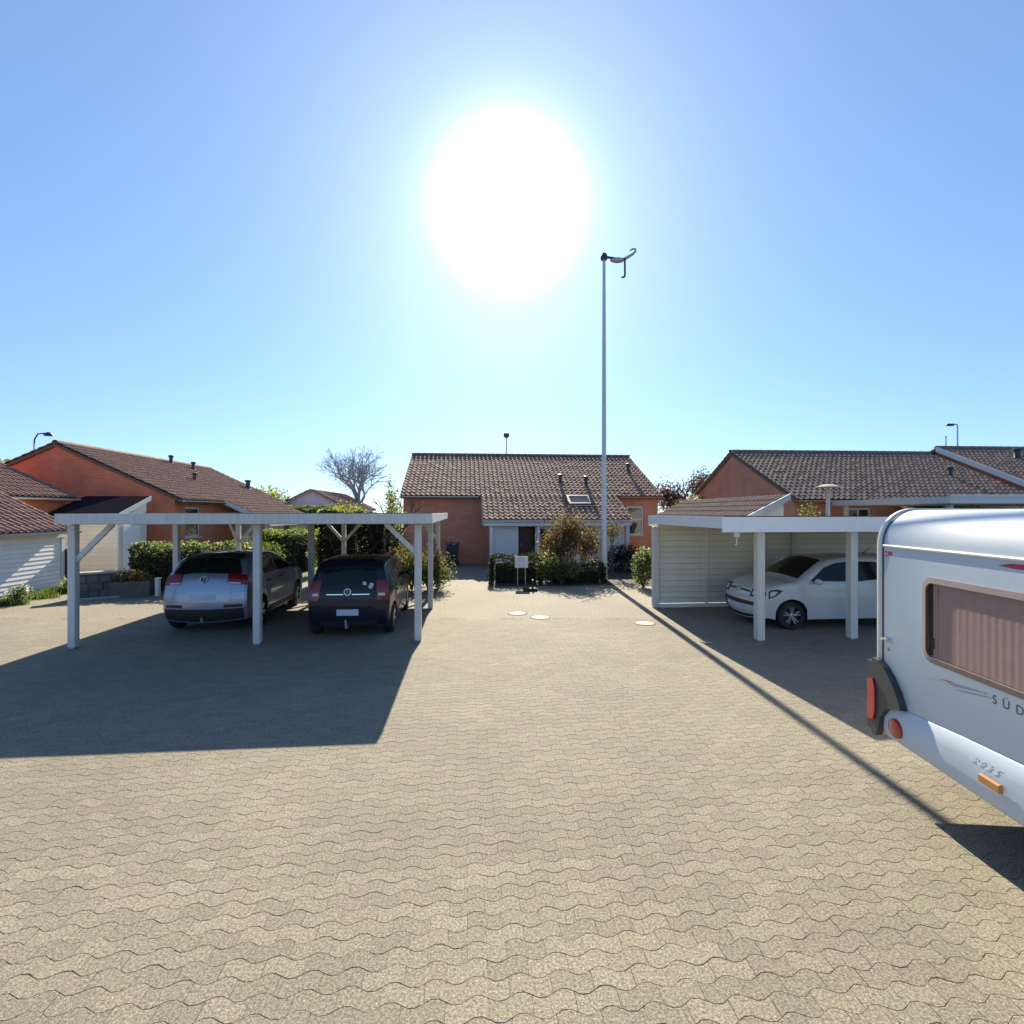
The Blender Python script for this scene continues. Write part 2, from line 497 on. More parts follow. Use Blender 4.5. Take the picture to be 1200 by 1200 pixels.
def box_pts(x0, x1, y0, y1, z0, z1, n, skin=0.12):
    p = nrg.uniform(0, 1, size=(n, 3))
    ax = nrg.integers(0, 5, size=n)
    s = nrg.uniform(0, skin, size=n) - 0.03 * nrg.random(n) * 3
    size = np.array([x1 - x0, y1 - y0, z1 - z0])
    q = np.array([x0, y0, z0]) + p * size
    q[ax == 0, 0] = x0 + s[ax == 0]; q[ax == 1, 0] = x1 - s[ax == 1]
    q[ax == 2, 1] = y0 + s[ax == 2]; q[ax == 3, 1] = y1 - s[ax == 3]
    q[ax == 4, 2] = z1 - s[ax == 4]
    q[:, 2] += 0.05 * np.sin(q[:, 0] * 5.1) + 0.04 * np.sin(q[:, 1] * 7 + q[:, 0] * 3)
    return q[q[:, 2] > 0.02]


def stems(parent, pts_to, r=0.02, m=None, name='stem', base=(0, 0)):
    b = MB()
    for p in pts_to:
        p = Vector(p)
        q = Vector((base[0] + (p.x - base[0]) * 0.25, base[1] + (p.y - base[1]) * 0.25, 0))
        mid = (q + p) / 2 + Vector((rng.uniform(-.08, .08), rng.uniform(-.08, .08), 0.05))
        b.tube([q, mid, p], [r, r * 0.7, r * 0.3], 5)
    return b.build(name, m or X['bark'], parent)


def branches(b, p, d, L, r, depth, spread=0.55, gravity=0.0, minr=0.006, tips=None, n=6):
    if depth == 0 or r < minr:
        if tips is not None: tips.append(tuple(p))
        return
    q = p + d * L
    mid = (p + q) / 2 + Vector((rng.uniform(-1, 1), rng.uniform(-1, 1), rng.uniform(-1, 1))) * L * 0.06
    b.tube([p, mid, q], [r, r * 0.85, r * 0.7], n if r > 0.04 else 4, cap=False)
    if tips is not None and depth <= 2: tips.append(tuple(q))
    k = 2 if rng.random() < 0.55 else 3
    for i in range(k):
        nd = (d + Vector((rng.gauss(0, spread), rng.gauss(0, spread), rng.gauss(0, spread * 0.7) + gravity))).normalized()
        branches(b, q, nd, L * rng.uniform(0.66, 0.86), r * rng.uniform(0.55, 0.72), depth - 1, spread, gravity, minr, tips, n)


def tree(name, label, cat, loc, h, crown, lf, n, size, group=None, trunk_r=0.16, crown_name='crown', clump=0.12, shell=0.5):
    t = thing(name, label, cat, loc, rng.uniform(0, 6), group)
    b = MB()
    branches(b, Vector((0, 0, 0)), Vector((rng.uniform(-.08, .08), rng.uniform(-.08, .08), 1)).normalized(), h * 0.3, trunk_r, 5, 0.45, 0.1, 0.008)
    b.build('trunk', X['bark'], t, smooth=60)
    leaf_mesh(crown_name, blob_pts(crown, n, shell, clump), size, lf, t)
    return t


# ------------------------------------------------------------------ setting: ground and paving
g = MB(); S = 900.0
g.add([(-S, -S, -0.03), (S, -S, -0.03), (S, S, -0.03), (-S, S, -0.03)], [(0, 1, 2, 3)])
tag(g.build('ground', X['earth'], fix=False), kind='structure')

YAW = R(5)
PX0, PX1, PY0, PY1 = -13.0, 13.0, 0.6, 12.0      # the field of pavers that are built one by one
pj = MB()
pj.add([(PX0 - .3, PY0 - .3, -0.0050), (PX1 + .3, PY0 - .3, -0.0050), (PX1 + .3, PY1 + .3, -0.0050), (PX0 - .3, PY1 + .3, -0.0050)], [(0, 1, 2, 3)])
yard = tag(pj.build('paved_yard', X['joint'], fix=False), kind='structure')
ps = MB()
for (a, b_, c, d_) in ((-40, PX0, -14, 40), (PX1, 40, -14, 40), (PX0, PX1, -14, PY0), (PX0, PX1, PY1, 40)):
    ps.add([(a, c, -0.0008), (b_, c, -0.0008), (b_, d_, -0.0008), (a, d_, -0.0008)], [(0, 1, 2, 3)])
tag(ps.build('distant_pavement', X['paving'], fix=False), kind='structure')

PL, PW, PA, JG = 0.222, 0.112, 0.019, 0.0024


def wave(x):
    """the toothed long edge shared by the rows, period PL"""
    p = (x / PL) % 1.0
    if p < 0.16: return PA * p / 0.16
    if p < 0.34: return PA
    if p < 0.66: return PA * (1 - 2 * (p - 0.34) / 0.32)
    if p < 0.84: return -PA
    return -PA * (1 - (p - 0.84) / 0.16)


BRK = (0.0, 0.16, 0.34, 0.66, 0.84, 1.0)


def paver_outline(flip):
    # a stone runs from mid-rise to mid-rise, in the next row from mid-fall to mid-fall
    off = 0.0 if not flip else 0.5
    brk = [b for b in BRK] if not flip else [0.0, 0.16, 0.34, 0.66, 0.84, 1.0]
    xs = [b * PL for b in brk]
    low = [(x, wave(x + off * PL) - PW / 2) for x in xs]
    top = [(x, wave(x + off * PL) + PW / 2) for x in reversed(xs)]
    pts = low + top
    cx, cy = PL / 2, 0.0
    return [(x - cx, y - cy) for x, y in pts]


def inset_poly(poly, d):
    n = len(poly); out = []
    for i in range(n):
        p0, p1, p2 = Vector(poly[i - 1]), Vector(poly[i]), Vector(poly[(i + 1) % n])
        e1 = (p1 - p0).normalized(); e2 = (p2 - p1).normalized()
        n1 = Vector((-e1.y, e1.x)); n2 = Vector((-e2.y, e2.x))
        b = (n1 + n2)
        b = b / max(b.dot(n1), 0.35)
        out.append(tuple(p1 + b * d))
    return out


PAV = []
for fl in (False, True):
    o = paver_outline(fl)
    o0 = inset_poly(o, JG * 0.5); o1 = inset_poly(o, JG * 0.5 + 0.0018)
    n = len(o)
    vs = np.array([(x, y, -0.017) for x, y in o0] + [(x, y, -0.0010) for x, y in o0] + [(x, y, 0.0) for x, y in o1])
    fs = [(k * n + i, k * n + (i + 1) % n, (k + 1) * n + (i + 1) % n, (k + 1) * n + i) for k in range(2) for i in range(n)]
    # top as quads between facing points of the two long edges
    top = [(2 * n + i, 2 * n + i + 1, 2 * n + (n - 2 - i), 2 * n + (n - 1 - i)) for i in range(n // 2 - 1)]
    PAV.append((vs, np.array(fs + top)))
cy, sy = math.cos(YAW), math.sin(YAW)
cells = []
for j in range(-130, 150):
    fl = j % 2
    for i in range(-110, 110):
        u = (i + 0.5 + 0.5 * fl) * PL; v = j * PW
        x, y = cy * u - sy * v, sy * u + cy * v
        if PX0 < x < PX1 and PY0 < y < PY1:
            cells.append((x + rng.gauss(0, .0007), y + rng.gauss(0, .0007), fl))
near = sorted([c for c in cells if c[1] > 2.45 and abs(c[0]) < c[1] + 0.1], key=lambda c: c[1])[:300]
nearset = set(near)
pm = []
for vs, fs in PAV:
    me = bpy.data.meshes.new('paver'); me.from_pydata([tuple(v) for v in vs], [], [tuple(f) for f in fs])
    me.materials.append(X['paver']); me.update(); pm.append(me)
for (x, y, fl) in near:
    o = new_obj('paver', pm[fl], yard)
    o.location = (x, y, rng.uniform(-0.0005, 0.0003))
    o.rotation_euler = (rng.gauss(0, 0.0015), rng.gauss(0, 0.0015), YAW + rng.gauss(0, 0.009))
vall, fall, base = [], [], 0
for (x, y, fl) in cells:
    if (x, y, fl) in nearset: continue
    vs, fs = PAV[fl]
    a = YAW + rng.gauss(0, 0.009)
    c_, s_ = math.cos(a), math.sin(a)
    tx, ty, tz = rng.gauss(0, 0.0015), rng.gauss(0, 0.0015), rng.uniform(-0.0005, 0.0003)
    w = np.empty_like(vs)
    w[:, 0] = x + c_ * vs[:, 0] - s_ * vs[:, 1]; w[:, 1] = y + s_ * vs[:, 0] + c_ * vs[:, 1]
    w[:, 2] = vs[:, 2] + tz + tx * vs[:, 0] + ty * vs[:, 1]
    vall.append(w); fall.append(fs + base); base += len(vs)
pf = np_mesh('paver_field', np.concatenate(vall), np.concatenate(fall), X['paver'], yard)
pf['kind'] = 'stuff'

# planting beds, lawn beyond the houses
bd = MB()
bd.add([(-0.75, 17.1, 0.012), (3.75, 17.5, 0.012), (3.5, 20.6, 0.012), (-1.0, 20.2, 0.012)], [(0, 1, 2, 3)])
bd.add([(3.3, 18.2, 0.008), (6.4, 16.1, 0.008), (6.2, 22.5, 0.008), (3.2, 22.2, 0.008)], [(0, 1, 2, 3)])
tag(bd.build('garden_soil', X['soil'], fix=False), kind='structure')
lw = MB()
lw.add([(-13.5, 18.2, 0.01), (-6.2, 18.4, 0.01), (-6.6, 40, 0.01), (-13.5, 40, 0.01)], [(0, 1, 2, 3)])
tag(lw.build('lawn', X['lawn'], fix=False), kind='structure')


# ------------------------------------------------------------------ building helpers
def wall_mesh(b, p0, ang, L, H, T=0.2, openings=(), mi=0, gable=None):
    """wall from p0 along the direction ang, outer face to its right; openings (s0,s1,z0,z1)"""
    M = Matrix.Translation(Vector(p0)) @ Matrix.Rotation(ang, 4, 'Z')
    ss = sorted({0.0, L, *[o[0] for o in openings], *[o[1] for o in openings]})
    zs = sorted({0.0, H, *[o[2] for o in openings], *[o[3] for o in openings]})
    hole = lambda s, z: any(o[0] < s < o[1] and o[2] < z < o[3] for o in openings)
    for i in range(len(ss) - 1):
        for j in range(len(zs) - 1):
            if hole((ss[i] + ss[i + 1]) / 2, (zs[j] + zs[j + 1]) / 2): continue
            b.add([M @ Vector((s, d, z)) for d in (0, T) for z in (zs[j], zs[j + 1]) for s in (ss[i], ss[i + 1])],
                  [(0, 1, 3, 2), (4, 6, 7, 5)], mi)
    for o in openings:
        c = [(o[0], o[2]), (o[1], o[2]), (o[1], o[3]), (o[0], o[3])]
        for k in range(4):
            a, e = c[k], c[(k + 1) % 4]
            b.add([M @ Vector((a[0], 0, a[1])), M @ Vector((e[0], 0, e[1])), M @ Vector((e[0], T, e[1])), M @ Vector((a[0], T, a[1]))], [(0, 1, 2, 3)], mi)
    if gable:
        poly = [(0, H)] + list(gable) + [(L, H)]
        b.add([M @ Vector((s, 0, z)) for s, z in poly], [tuple(range(len(poly)))], mi)


def window(parent, p0, ang, s0, s1, z0, z1, bars_v=(), bars_h=(), fw=0.07, depth=0.06, frame=None, sill=True, glass=None):
    """frame with pane and bars set in an opening of a wall"""
    M = Matrix.Translation(Vector(p0)) @ Matrix.Rotation(ang, 4, 'Z')
    b = MB()
    e = 0.002
    a0, a1, c0, c1 = s0 + e, s1 - e, z0 + e, z1 - e
    d0, d1 = depth, depth + 0.06
    b.box(a0, a0 + fw, d0, d1, c0, c1, mtx=M); b.box(a1 - fw, a1, d0, d1, c0, c1, mtx=M)
    b.box(a0 + fw, a1 - fw, d0, d1, c0, c0 + fw, mtx=M); b.box(a0 + fw, a1 - fw, d0, d1, c1 - fw, c1, mtx=M)
    for x in bars_v: b.box(x - .03, x + .03, d0 + .004, d1, c0 + fw, c1 - fw, mtx=M)
    for z in bars_h: b.box(a0 + fw, a1 - fw, d0 + .008, d1, z - .035, z + .035, mtx=M)
    f = b.build('window', frame or X['white'], parent)
    p = MB(); p.box(a0 + fw, a1 - fw, d0 + .03, d0 + .04, c0 + fw, c1 - fw, mtx=M)
    p.build('pane', glass or X['glass'], f)
    if sill:
        s = MB(); s.box(s0 - .04, s1 + .04, -.05, depth - .004, z0 - .05, z0 - .002, mtx=M); s.build('sill', X['offwhite'], f)
    return f


def tile_roof(name, origin, along, down, L, S, parent, m, per=0.235, course=0.34, thick=0.03):
    """pantiled slope: origin at the upper corner, rows run along, courses step down"""
    along = Vector(along).normalized(); down = Vector(down).normalized()
    nor = along.cross(down); nor = nor if nor.z > 0 else -nor
    O = np.array(origin); A = np.array(along); D = np.array(down); N = np.array(nor)
    nper = max(2, int(round(L / per))); k = 6
    cols = nper * k + 1
    s = np.linspace(0, L, cols)
    ph = (np.arange(cols) % k) / k
    prof = np.where(ph < 0.5, np.sin(ph * 2 * np.pi) * 0.055, -np.sin((ph - 0.5) * 2 * np.pi) * 0.014)
    nc = max(1, int(round(S / course))); cl = S / nc
    rows = []
    for c in range(nc):
        jit = nrg.normal(0, 0.0035, size=nper + 1).repeat(k)[:cols]
        for q, (t, lift) in enumerate(((c * cl, 0.0), ((c + 1) * cl + 0.02, thick))):
            rows.append(O + np.outer(s, A) + D * t + np.outer(prof + lift + jit, N))
        rows.append(O + np.outer(s, A) + D * ((c + 1) * cl + 0.02) + np.outer(prof * 0.75 + jit - 0.005, N))
    V = np.concatenate(rows)
    F = []
    for r in range(len(rows) - 1):
        if r % 3 == 2: continue
        i = np.arange(cols - 1) + r * cols
        F.append(np.stack([i, i + 1, i + 1 + cols, i + cols], axis=1))
    o = np_mesh(name, V, np.concatenate(F), m, parent, smooth=True)
    o['kind'] = 'stuff'
    return o


def ridge_tiles(parent, a, b, m, r=0.13, pitch=0.38):
    a, b = Vector(a), Vector(b); d = b - a; L = d.length; d.normalize()
    n = int(L / pitch); mb = MB()
    sx = d.cross(Vector((0, 0, 1))).normalized()
    for i in range(n):
        p, q = a + d * (i * L / n), a + d * ((i + 1) * L / n + 0.03)
        vs = []
        for pt, rr in ((p, r), (q, r * 1.12)):
            vs += [pt + sx * (rr * math.cos(math.pi * k / 6)) + Vector((0, 0, 1)) * (rr * math.sin(math.pi * k / 6) * 0.8 - 0.04) for k in range(7)]
        mb.add(vs, [(k, k + 1, k + 8, k + 7) for k in range(6)] + [tuple(range(7, 14))])
    o = mb.build('ridge_tile', m, parent, smooth=40)
    o['kind'] = 'stuff'
    return o


def vent_pipe(parent, p, h=0.55, r=0.075, m=None, lean=0.0):
    b = MB(); p = Vector(p)
    b.lathe([(r * 1.7, -0.12), (r * 1.4, 0.0), (r, 0.06), (r, h - .14), (r * 1.5, h - .12), (r * 1.5, h - .03), (r * 0.9, h)], 12, Matrix.Translation(p))
    return b.build('vent_pipe', m or X['dkmetal'], parent, smooth=40)


def board_wall(parent, p0, ang, L, H, m, pitch=0.15, name='board', thick=0.022, z0=0.0, gap=0.012):
    """lapped boards, each one an object sharing the same mesh"""
    b = MB()
    h = pitch - gap
    b.add([(0, -thick, 0), (L, -thick, 0), (L, -thick * 0.45, h), (0, -thick * 0.45, h), (0, 0, 0), (L, 0, 0), (L, 0, h), (0, 0, h)],
          [(0, 1, 2, 3), (5, 4, 7, 6), (0, 4, 5, 1), (3, 2, 6, 7), (0, 3, 7, 4), (1, 5, 6, 2)])
    first = b.build(name, m, parent)
    n = int(H / pitch)
    out = []
    for i in range(n):
        o = first if i == 0 else first.copy()
        if i: col.objects.link(o); o.parent = parent
        o.location = (p0[0], p0[1], p0[2] + z0 + i * pitch)
        o.rotation_euler = (0, 0, ang)
        out.append(o)
    return out


# ------------------------------------------------------------------ houses
SL = 0.47
SQ = math.sqrt(1 + SL * SL)
ROTX = Matrix.Rotation(math.pi / 2, 4, 'Z')


def roof_slab(b, x0, x1, pts, t=0.12, mi=0):
    """slab under the tiles: pts are (y,z) of the slope, swept along x"""
    poly = list(pts) + [(y, z - t) for y, z in reversed(pts)]
    b.prism(poly, -x1, -x0, mi, ROTX)


def house(name, label, loc, rot, L, D, ez, brick, tile, front_openings=(), left_openings=(), cat='house', rise=None, over=0.35, group=None):
    """brick house with its eaves to local -y; ez is the height of the tiles' lower edge"""
    t = thing(name, label, cat, loc, rot, group)
    zw = ez + SL * over
    ry = D / 2; rz = ez + SL * (over + ry)
    wb = MB()
    H = zw - 0.16
    gab = [(D / 2, rz - 0.16)]
    wall_mesh(wb, (0, 0, 0), 0, L, H, 0.22, front_openings)
    wall_mesh(wb, (L, 0, 0), R(90), D, H, 0.22, (), gable=gab)
    wall_mesh(wb, (L, D, 0), R(180), L, H, 0.22)
    wall_mesh(wb, (0, D, 0), R(270), D, H, 0.22, left_openings, gable=gab)
    wb.build('wall', brick, t)
    # dark rooms behind the openings
    rm = MB(); rm.box(0.3, L - .3, 0.6, D - .3, 0.02, H - .1); rm.build('room_shell', X['soffit'], t)
    rb = MB()
    roof_slab(rb, -0.1, L + 0.1, [(-over, ez - .045), (ry, rz - .045), (D + over, ez - .045)])
    roof = rb.build('roof', X['verge'], t)
    tile_roof('roof_tiles', (-0.12, ry, rz), (1, 0, 0), (0, -1, -SL), L + .24, (ry + over) * SQ, roof, tile)
    tile_roof('roof_tiles', (-0.12, ry, rz), (1, 0, 0), (0, 1, -SL), L + .24, (ry + over) * SQ, roof, tile)
    ridge_tiles(roof, (-.12, ry, rz + .035), (L + .12, ry, rz + .035), tile)
    return t, roof, H, rz


def gutter(t, x0, x1, y, z, m=None, r=0.06):
    b = MB()
    n = 8
    prof = [(r * math.cos(math.pi + math.pi * k / n), r * math.sin(math.pi + math.pi * k / n)) for k in range(n + 1)]
    vs = [(x, y + a, z + c) for x in (x0, x1) for a, c in prof]
    fs = [(k, k + 1, k + n + 2, k + n + 1) for k in range(n)]
    b.add(vs, fs)
    vs2 = [(x, y + a * .85, z + c * .85) for x in (x0, x1) for a, c in prof]
    b.add(vs2, fs)
    b.add(vs[:n + 1], [tuple(range(n + 1))]); b.add(vs[n + 1:], [tuple(range(n + 1))])
    return b.build('gutter', m or X['galv'], t, smooth=50)


# --- the house at the end of the yard
t, roof, H, rz = house('brick_house', 'low red brick house at the end of the yard with tiled roof and white porch', (-5.2, 24.5, 0), YAW,
                       12.54, 10.0, 3.3, X['brick_rose'], X['tile'],
                       front_openings=[(10.95, 11.8, 1.35, 2.78)])
window(t, (0, 0, 0), 0, 10.95, 11.8, 1.35, 2.78, bars_h=(2.13,), fw=0.075)
gutter(t, -.1, 3.6, -.43, 3.25, X['offwhite']); gutter(t, 10.45, 12.64, -.43, 3.25, X['brick_dk'])
pz = lambda y: 3.3 + SL * (y + 0.35)
pb = MB(); roof_slab(pb, 3.75, 10.3, [(-2.66, pz(-2.66) - .045), (-.34, pz(-.34) - .06)], 0.1)
pr = pb.build('porch_roof', X['soffit'], t)
tile_roof('roof_tiles', (3.71, -.32, pz(-.32) + .004), (1, 0, 0), (0, -1, -SL), 6.63, 2.38 * SQ, pr, X['tile'])
fb = MB(); fb.box(3.76, 10.3, -2.7, -2.66, pz(-2.7) - .30, pz(-2.7) - .07)

for xx in (3.70, 10.3):      # white barge boards on the two verges
    fb.add([(xx, -2.7, pz(-2.7) - .02), (xx + .04, -2.7, pz(-2.7) - .02), (xx + .04, -2.7, pz(-2.7) - .24), (xx, -2.7, pz(-2.7) - .24),
            (xx, -.4, pz(-.4) - .02), (xx + .04, -.4, pz(-.4) - .02), (xx + .04, -.4, pz(-.4) - .24), (xx, -.4, pz(-.4) - .24)],
           [(0, 1, 2, 3), (4, 7, 6, 5), (0, 4, 5, 1), (1, 5, 6, 2), (2, 6, 7, 3), (3, 7, 4, 0)])
fb.build('fascia', X['white'], t)
gutter(t, 3.7, 10.34, -2.77, pz(-2.7) - .09, X['offwhite'])
wb = MB()
wall_mesh(wb, (4.1, -2.3, 0), 0, 6.0, 1.93, 0.1, [(1.2, 1.95, 0.0, 1.85), (2.1, 3.1, 0.75, 1.82), (3.6, 4.7, .75, 1.82)])
wall_mesh(wb, (10.1, -2.3, 0), R(90), 2.3, 1.98, 0.1)
wall_mesh(wb, (4.1, -0.003, 0), R(270), 2.297, 1.98, 0.1)
wb.build('porch_wall', X['white'], t)
pb = MB(); pb.box(4.02, 4.16, -2.62, -2.48, 0, 1.93); pb.build('porch_post', X['white'], t)
pb = MB(); pb.box(6.1, 6.2, -2.62, -2.5, 0, 1.93); pb.build('porch_post', X['white'], t)
pb = MB(); pb.box(10.1, 10.24, -2.62, -2.48, 0, 1.93); pb.build('porch_post', X['white'], t)
window(t, (4.1, -2.3, 0), 0, 2.1, 3.1, .75, 1.82, bars_v=(2.6,), fw=.06, depth=.02)
window(t, (4.1, -2.3, 0), 0, 3.6, 4.7, .75, 1.82, bars_v=(4.15,), fw=.06, depth=.02)
db = MB(); db.box(5.36, 6.0, -1.9, -1.85, 0, 1.8); d = db.build('door', mat("brown_door", (0.10, 0.035, 0.03), 0.5), t)
hb = MB(); hb.bar((5.45, -1.93, .95), (5.45, -1.93, 1.1), .03); hb.build('handle', X['chrome'], d)
vent_pipe(roof, (7.8, 1.07, pz(1.07)), .48, .085); vent_pipe(roof, (9.1, .9, pz(.9)), .46, .085); vent_pipe(roof, (11.85, 2.59, pz(2.59)), .5, .085)
sk = MB()
sy0, sy1 = -1.45, -.55
fr = [(7.75, 8.9)]
for (xa, xb, ya, yb) in ((7.75, 7.87, sy0, sy1), (8.78, 8.9, sy0, sy1), (7.87, 8.78, sy0, sy0 + .12), (7.87, 8.78, sy1 - .12, sy1)):
    sk.add([(x, y, pz(y) + zz) for zz in (0.02, 0.12) for y in (ya, yb) for x in (xa, xb)],
           [(0, 2, 3, 1), (4, 5, 7, 6), (0, 1, 5, 4), (2, 6, 7, 3), (0, 4, 6, 2), (1, 3, 7, 5)])
so_ = sk.build('skylight', X['plastic'], roof)
sk = MB(); sk.add([(7.87, sy0 + .12, pz(sy0 + .12) + .085), (8.78, sy0 + .12, pz(sy0 + .12) + .085), (8.78, sy1 - .12, pz(sy1 - .12) + .085), (7.87, sy1 - .12, pz(sy1 - .12) + .085)], [(0, 1, 2, 3)])
sk.build('skylight_pane', X['glass'], roof)
ap = MB(); ap.box(7.65, 9.0, -1.62, -1.46, pz(-1.55) + .055, pz(-1.55) + .075); ap.build('skylight_apron', X['white'], roof)

# --- brick house on the left, gable end to the yard
t, roof, H, rz = house('brick_house', 'long red brick house on the left showing its gable end above the grey car', (-14.5, 22.0, 0), R(95),
                       12.8, 9.4, 3.06, X['brick'], X['tile'],
                       front_openings=[(.85, 2.15, 1.35, 2.72)])
window(t, (0, 0, 0), 0, .85, 2.15, 1.35, 2.72, bars_h=(2.0,))
gutter(t, -.1, 3.8, -.43, 3.0, X['offwhite'])
lz = lambda y: 3.06 + SL * (y + 0.35)
pb = MB(); roof_slab(pb, 3.84, 11.8, [(-2.5, lz(-2.5) - .045), (-.34, lz(-.34) - .06)], 0.1)
pr = pb.build('porch_roof', X['soffit'], t)
tile_roof('roof_tiles', (3.8, -.32, lz(-.32) + .004), (1, 0, 0), (0, -1, -SL), 8.0, 2.2 * SQ, pr, X['tile'])
fb = MB()
for xx in (3.78,):
    fb.add([(xx, -2.55, lz(-2.55) + .03), (xx + .04, -2.55, lz(-2.55) + .03), (xx + .04, -2.55, lz(-2.55) - .2), (xx, -2.55, lz(-2.55) - .2),
            (xx, -.1, lz(-.1) + .03), (xx + .04, -.1, lz(-.1) + .03), (xx + .04, -.1, lz(-.1) - .2), (xx, -.1, lz(-.1) - .2)],
           [(0, 1, 2, 3), (4, 7, 6, 5), (0, 4, 5, 1), (1, 5, 6, 2), (2, 6, 7, 3), (3, 7, 4, 0)])
fb.box(3.82, 11.8, -2.55, -2.51, lz(-2.5) - .28, lz(-2.5) - .07)
fb.build('fascia', X['white'], t)
wb = MB(); wall_mesh(wb, (6.5, -2.1, 0), 0, 5.0, 1.95, .1, [(.6, 1.5, .02, 1.85)]); wall_mesh(wb, (6.5, -.003, 0), R(270), 2.09, 1.95, .1)
wb.build('porch_wall', X['white'], t)
for xx in (3.95, 5.2):
    pb = MB(); pb.box(xx, xx + .13, -2.4, -2.27, 0, 1.95); pb.build('porch_post', X['white'], t)
db = MB(); db.box(7.12, 7.98, -2.05, -2.0, 0.02, 1.84); db.build('door', X['plastic'], t)
vent_pipe(roof, (7.6, 4.3, lz(4.3)), .5, .09); vent_pipe(roof, (9.0, 3.8, lz(3.8)), .5, .09); vent_pipe(roof, (5.6, 2.0, lz(2.0)), .45, .09)
vent_pipe(roof, (11.3, 1.6, lz(1.6)), .6, .13)

# --- low building with the white boarded lean-to on the far left
t, roof, H, rz = house('brick_house', 'brick house behind the white boarded lean-to at the left edge', (-16.3, 7.6, 0), R(95),
                       12.4, 8.0, 3.08, X['brick'], X['tile'])
gutter(t, -.1, 12.5, -.43, 3.0, X['offwhite'])

t = thing('lean_to_garage', 'white boarded lean-to garage with steep tiled roof at the left edge', 'garage', (-13.55, 9.0, 0), R(96))
LG = 7.35
gz = lambda y: 1.94 + 0.52 * (y + 0.4)
wb = MB(); wall_mesh(wb, (0, 0, 0), 0, LG, 1.95, .1); wall_mesh(wb, (LG, 0, 0), R(90), 2.8, 1.95, .1, gable=[(2.6, gz(2.6) - .1)])
wall_mesh(wb, (0, 2.8, 0), R(270), 2.8, 1.95, .1, gable=[(.2, gz(2.6) - .1)])
wb.build('wall', X['boards_w'], t)
board_wall(t, (0, -.004, 0), 0, LG - .12, 1.62, X['boards_w'], pitch=.125, z0=.06)
fb = MB(); fb.box(-.05, LG + .06, -.06, -.004, 1.70, 1.86); fb.box(LG - .1, LG + .02, -.05, -.005, .02, 1.69); fb.build('fascia', X['white'], t)
rb = MB(); roof_slab(rb, -.1, LG + .1, [(-.4, gz(-.4) - .045), (2.75, gz(2.75) - .045)], .08)
roof = rb.build('roof', X['soffit'], t)
SQ2 = math.sqrt(1 + .52 ** 2)
tile_roof('roof_tiles', (-.12, 2.75, gz(2.75)), (1, 0, 0), (0, -1, -.52), LG + .24, 3.15 * SQ2, roof, X['tile'])
gutter(t, -.1, LG + .1, -.46, 1.88, X['galv'])
mb = MB(); mb.cbox(LG + .04, LG + .2, -.2, .06, .3, 1.32, .02); mb.build('meter_cabinet', X['plastic'], t)

# --- flat felt shed between the lean-to and the gable
t = thing('garden_shed', 'small white boarded shed with dark felt roof in front of the brick gable', 'shed', (-16.9, 18.9, 0), R(3))
LS, DS = 2.3, 1.55
wb = MB(); wall_mesh(wb, (0, 0, 0), 0, LS, 2.36, .08); wall_mesh(wb, (LS, 0, 0), R(90), DS, 2.36, .08, gable=[(DS - .01, 3.0)])
wall_mesh(wb, (LS, DS, 0), R(180), LS, 2.95, .08); wall_mesh(wb, (0, DS, 0), R(270), DS, 2.36, .08, gable=[(.01, 3.0)])
wb.build('wall', X['offwhite'], t)
board_wall(t, (0.02, -.003, 0), 0, LS - .05, 2.3, X['boards'], pitch=.16, z0=.05)
rb = MB(); roof_slab(rb, -.12, LS + .1, [(-.15, 2.45), (DS + .1, 3.14)], .09); rb.build('roof', X['felt'], t)
fb = MB()
fb.add([(LS + .105, -.15, 2.46), (LS + .13, -.15, 2.46), (LS + .13, -.15, 2.28), (LS + .105, -.15, 2.28), (LS + .105, DS + .1, 3.15), (LS + .13, DS + .1, 3.15), (LS + .13, DS + .1, 2.97), (LS + .105, DS + .1, 2.97)],
       [(0, 1, 2, 3), (4, 7, 6, 5), (0, 4, 5, 1), (1, 5, 6, 2), (2, 6, 7, 3), (3, 7, 4, 0)])
fb.build('fascia', X['white'], t)
db = MB(); db.box(LS + .004, LS + .04, .2, 1.1, .05, 2.0); d = db.build('door', X['white'], t)
hb = MB(); hb.box(LS + .04, LS + .09, .95, 1.02, 1.0, 1.12); hb.build('handle', X['dkmetal'], d)

# --- house on the right and the next one in its row
t, roof, H, rz = house('brick_house', 'red brick house behind the right carport with its gable to the left', (11.0, 20.0, 0), R(4),
                       10.0, 9.6, 3.0, X['brick_dk'], X['tile_gr'], front_openings=[(2.2, 3.2, 1.6, 2.66)])
window(t, (0, 0, 0), 0, 2.2, 3.2, 1.6, 2.66, bars_v=(2.7,))
gutter(t, -.1, 3.9, -.43, 2.95, X['brick_dk'])
rz2 = lambda y: 3.0 + SL * (y + 0.35)
pb = MB(); roof_slab(pb, 4.0, 9.8, [(-2.6, rz2(-2.6) - .045), (-.34, rz2(-.34) - .06)], .1); pr = pb.build('porch_roof', X['soffit'], t)
tile_roof('roof_tiles', (3.98, -.32, rz2(-.32) + .004), (1, 0, 0), (0, -1, -SL), 5.8, 2.3 * SQ, pr, X['tile_gr'])
fb = MB(); xx = 3.93
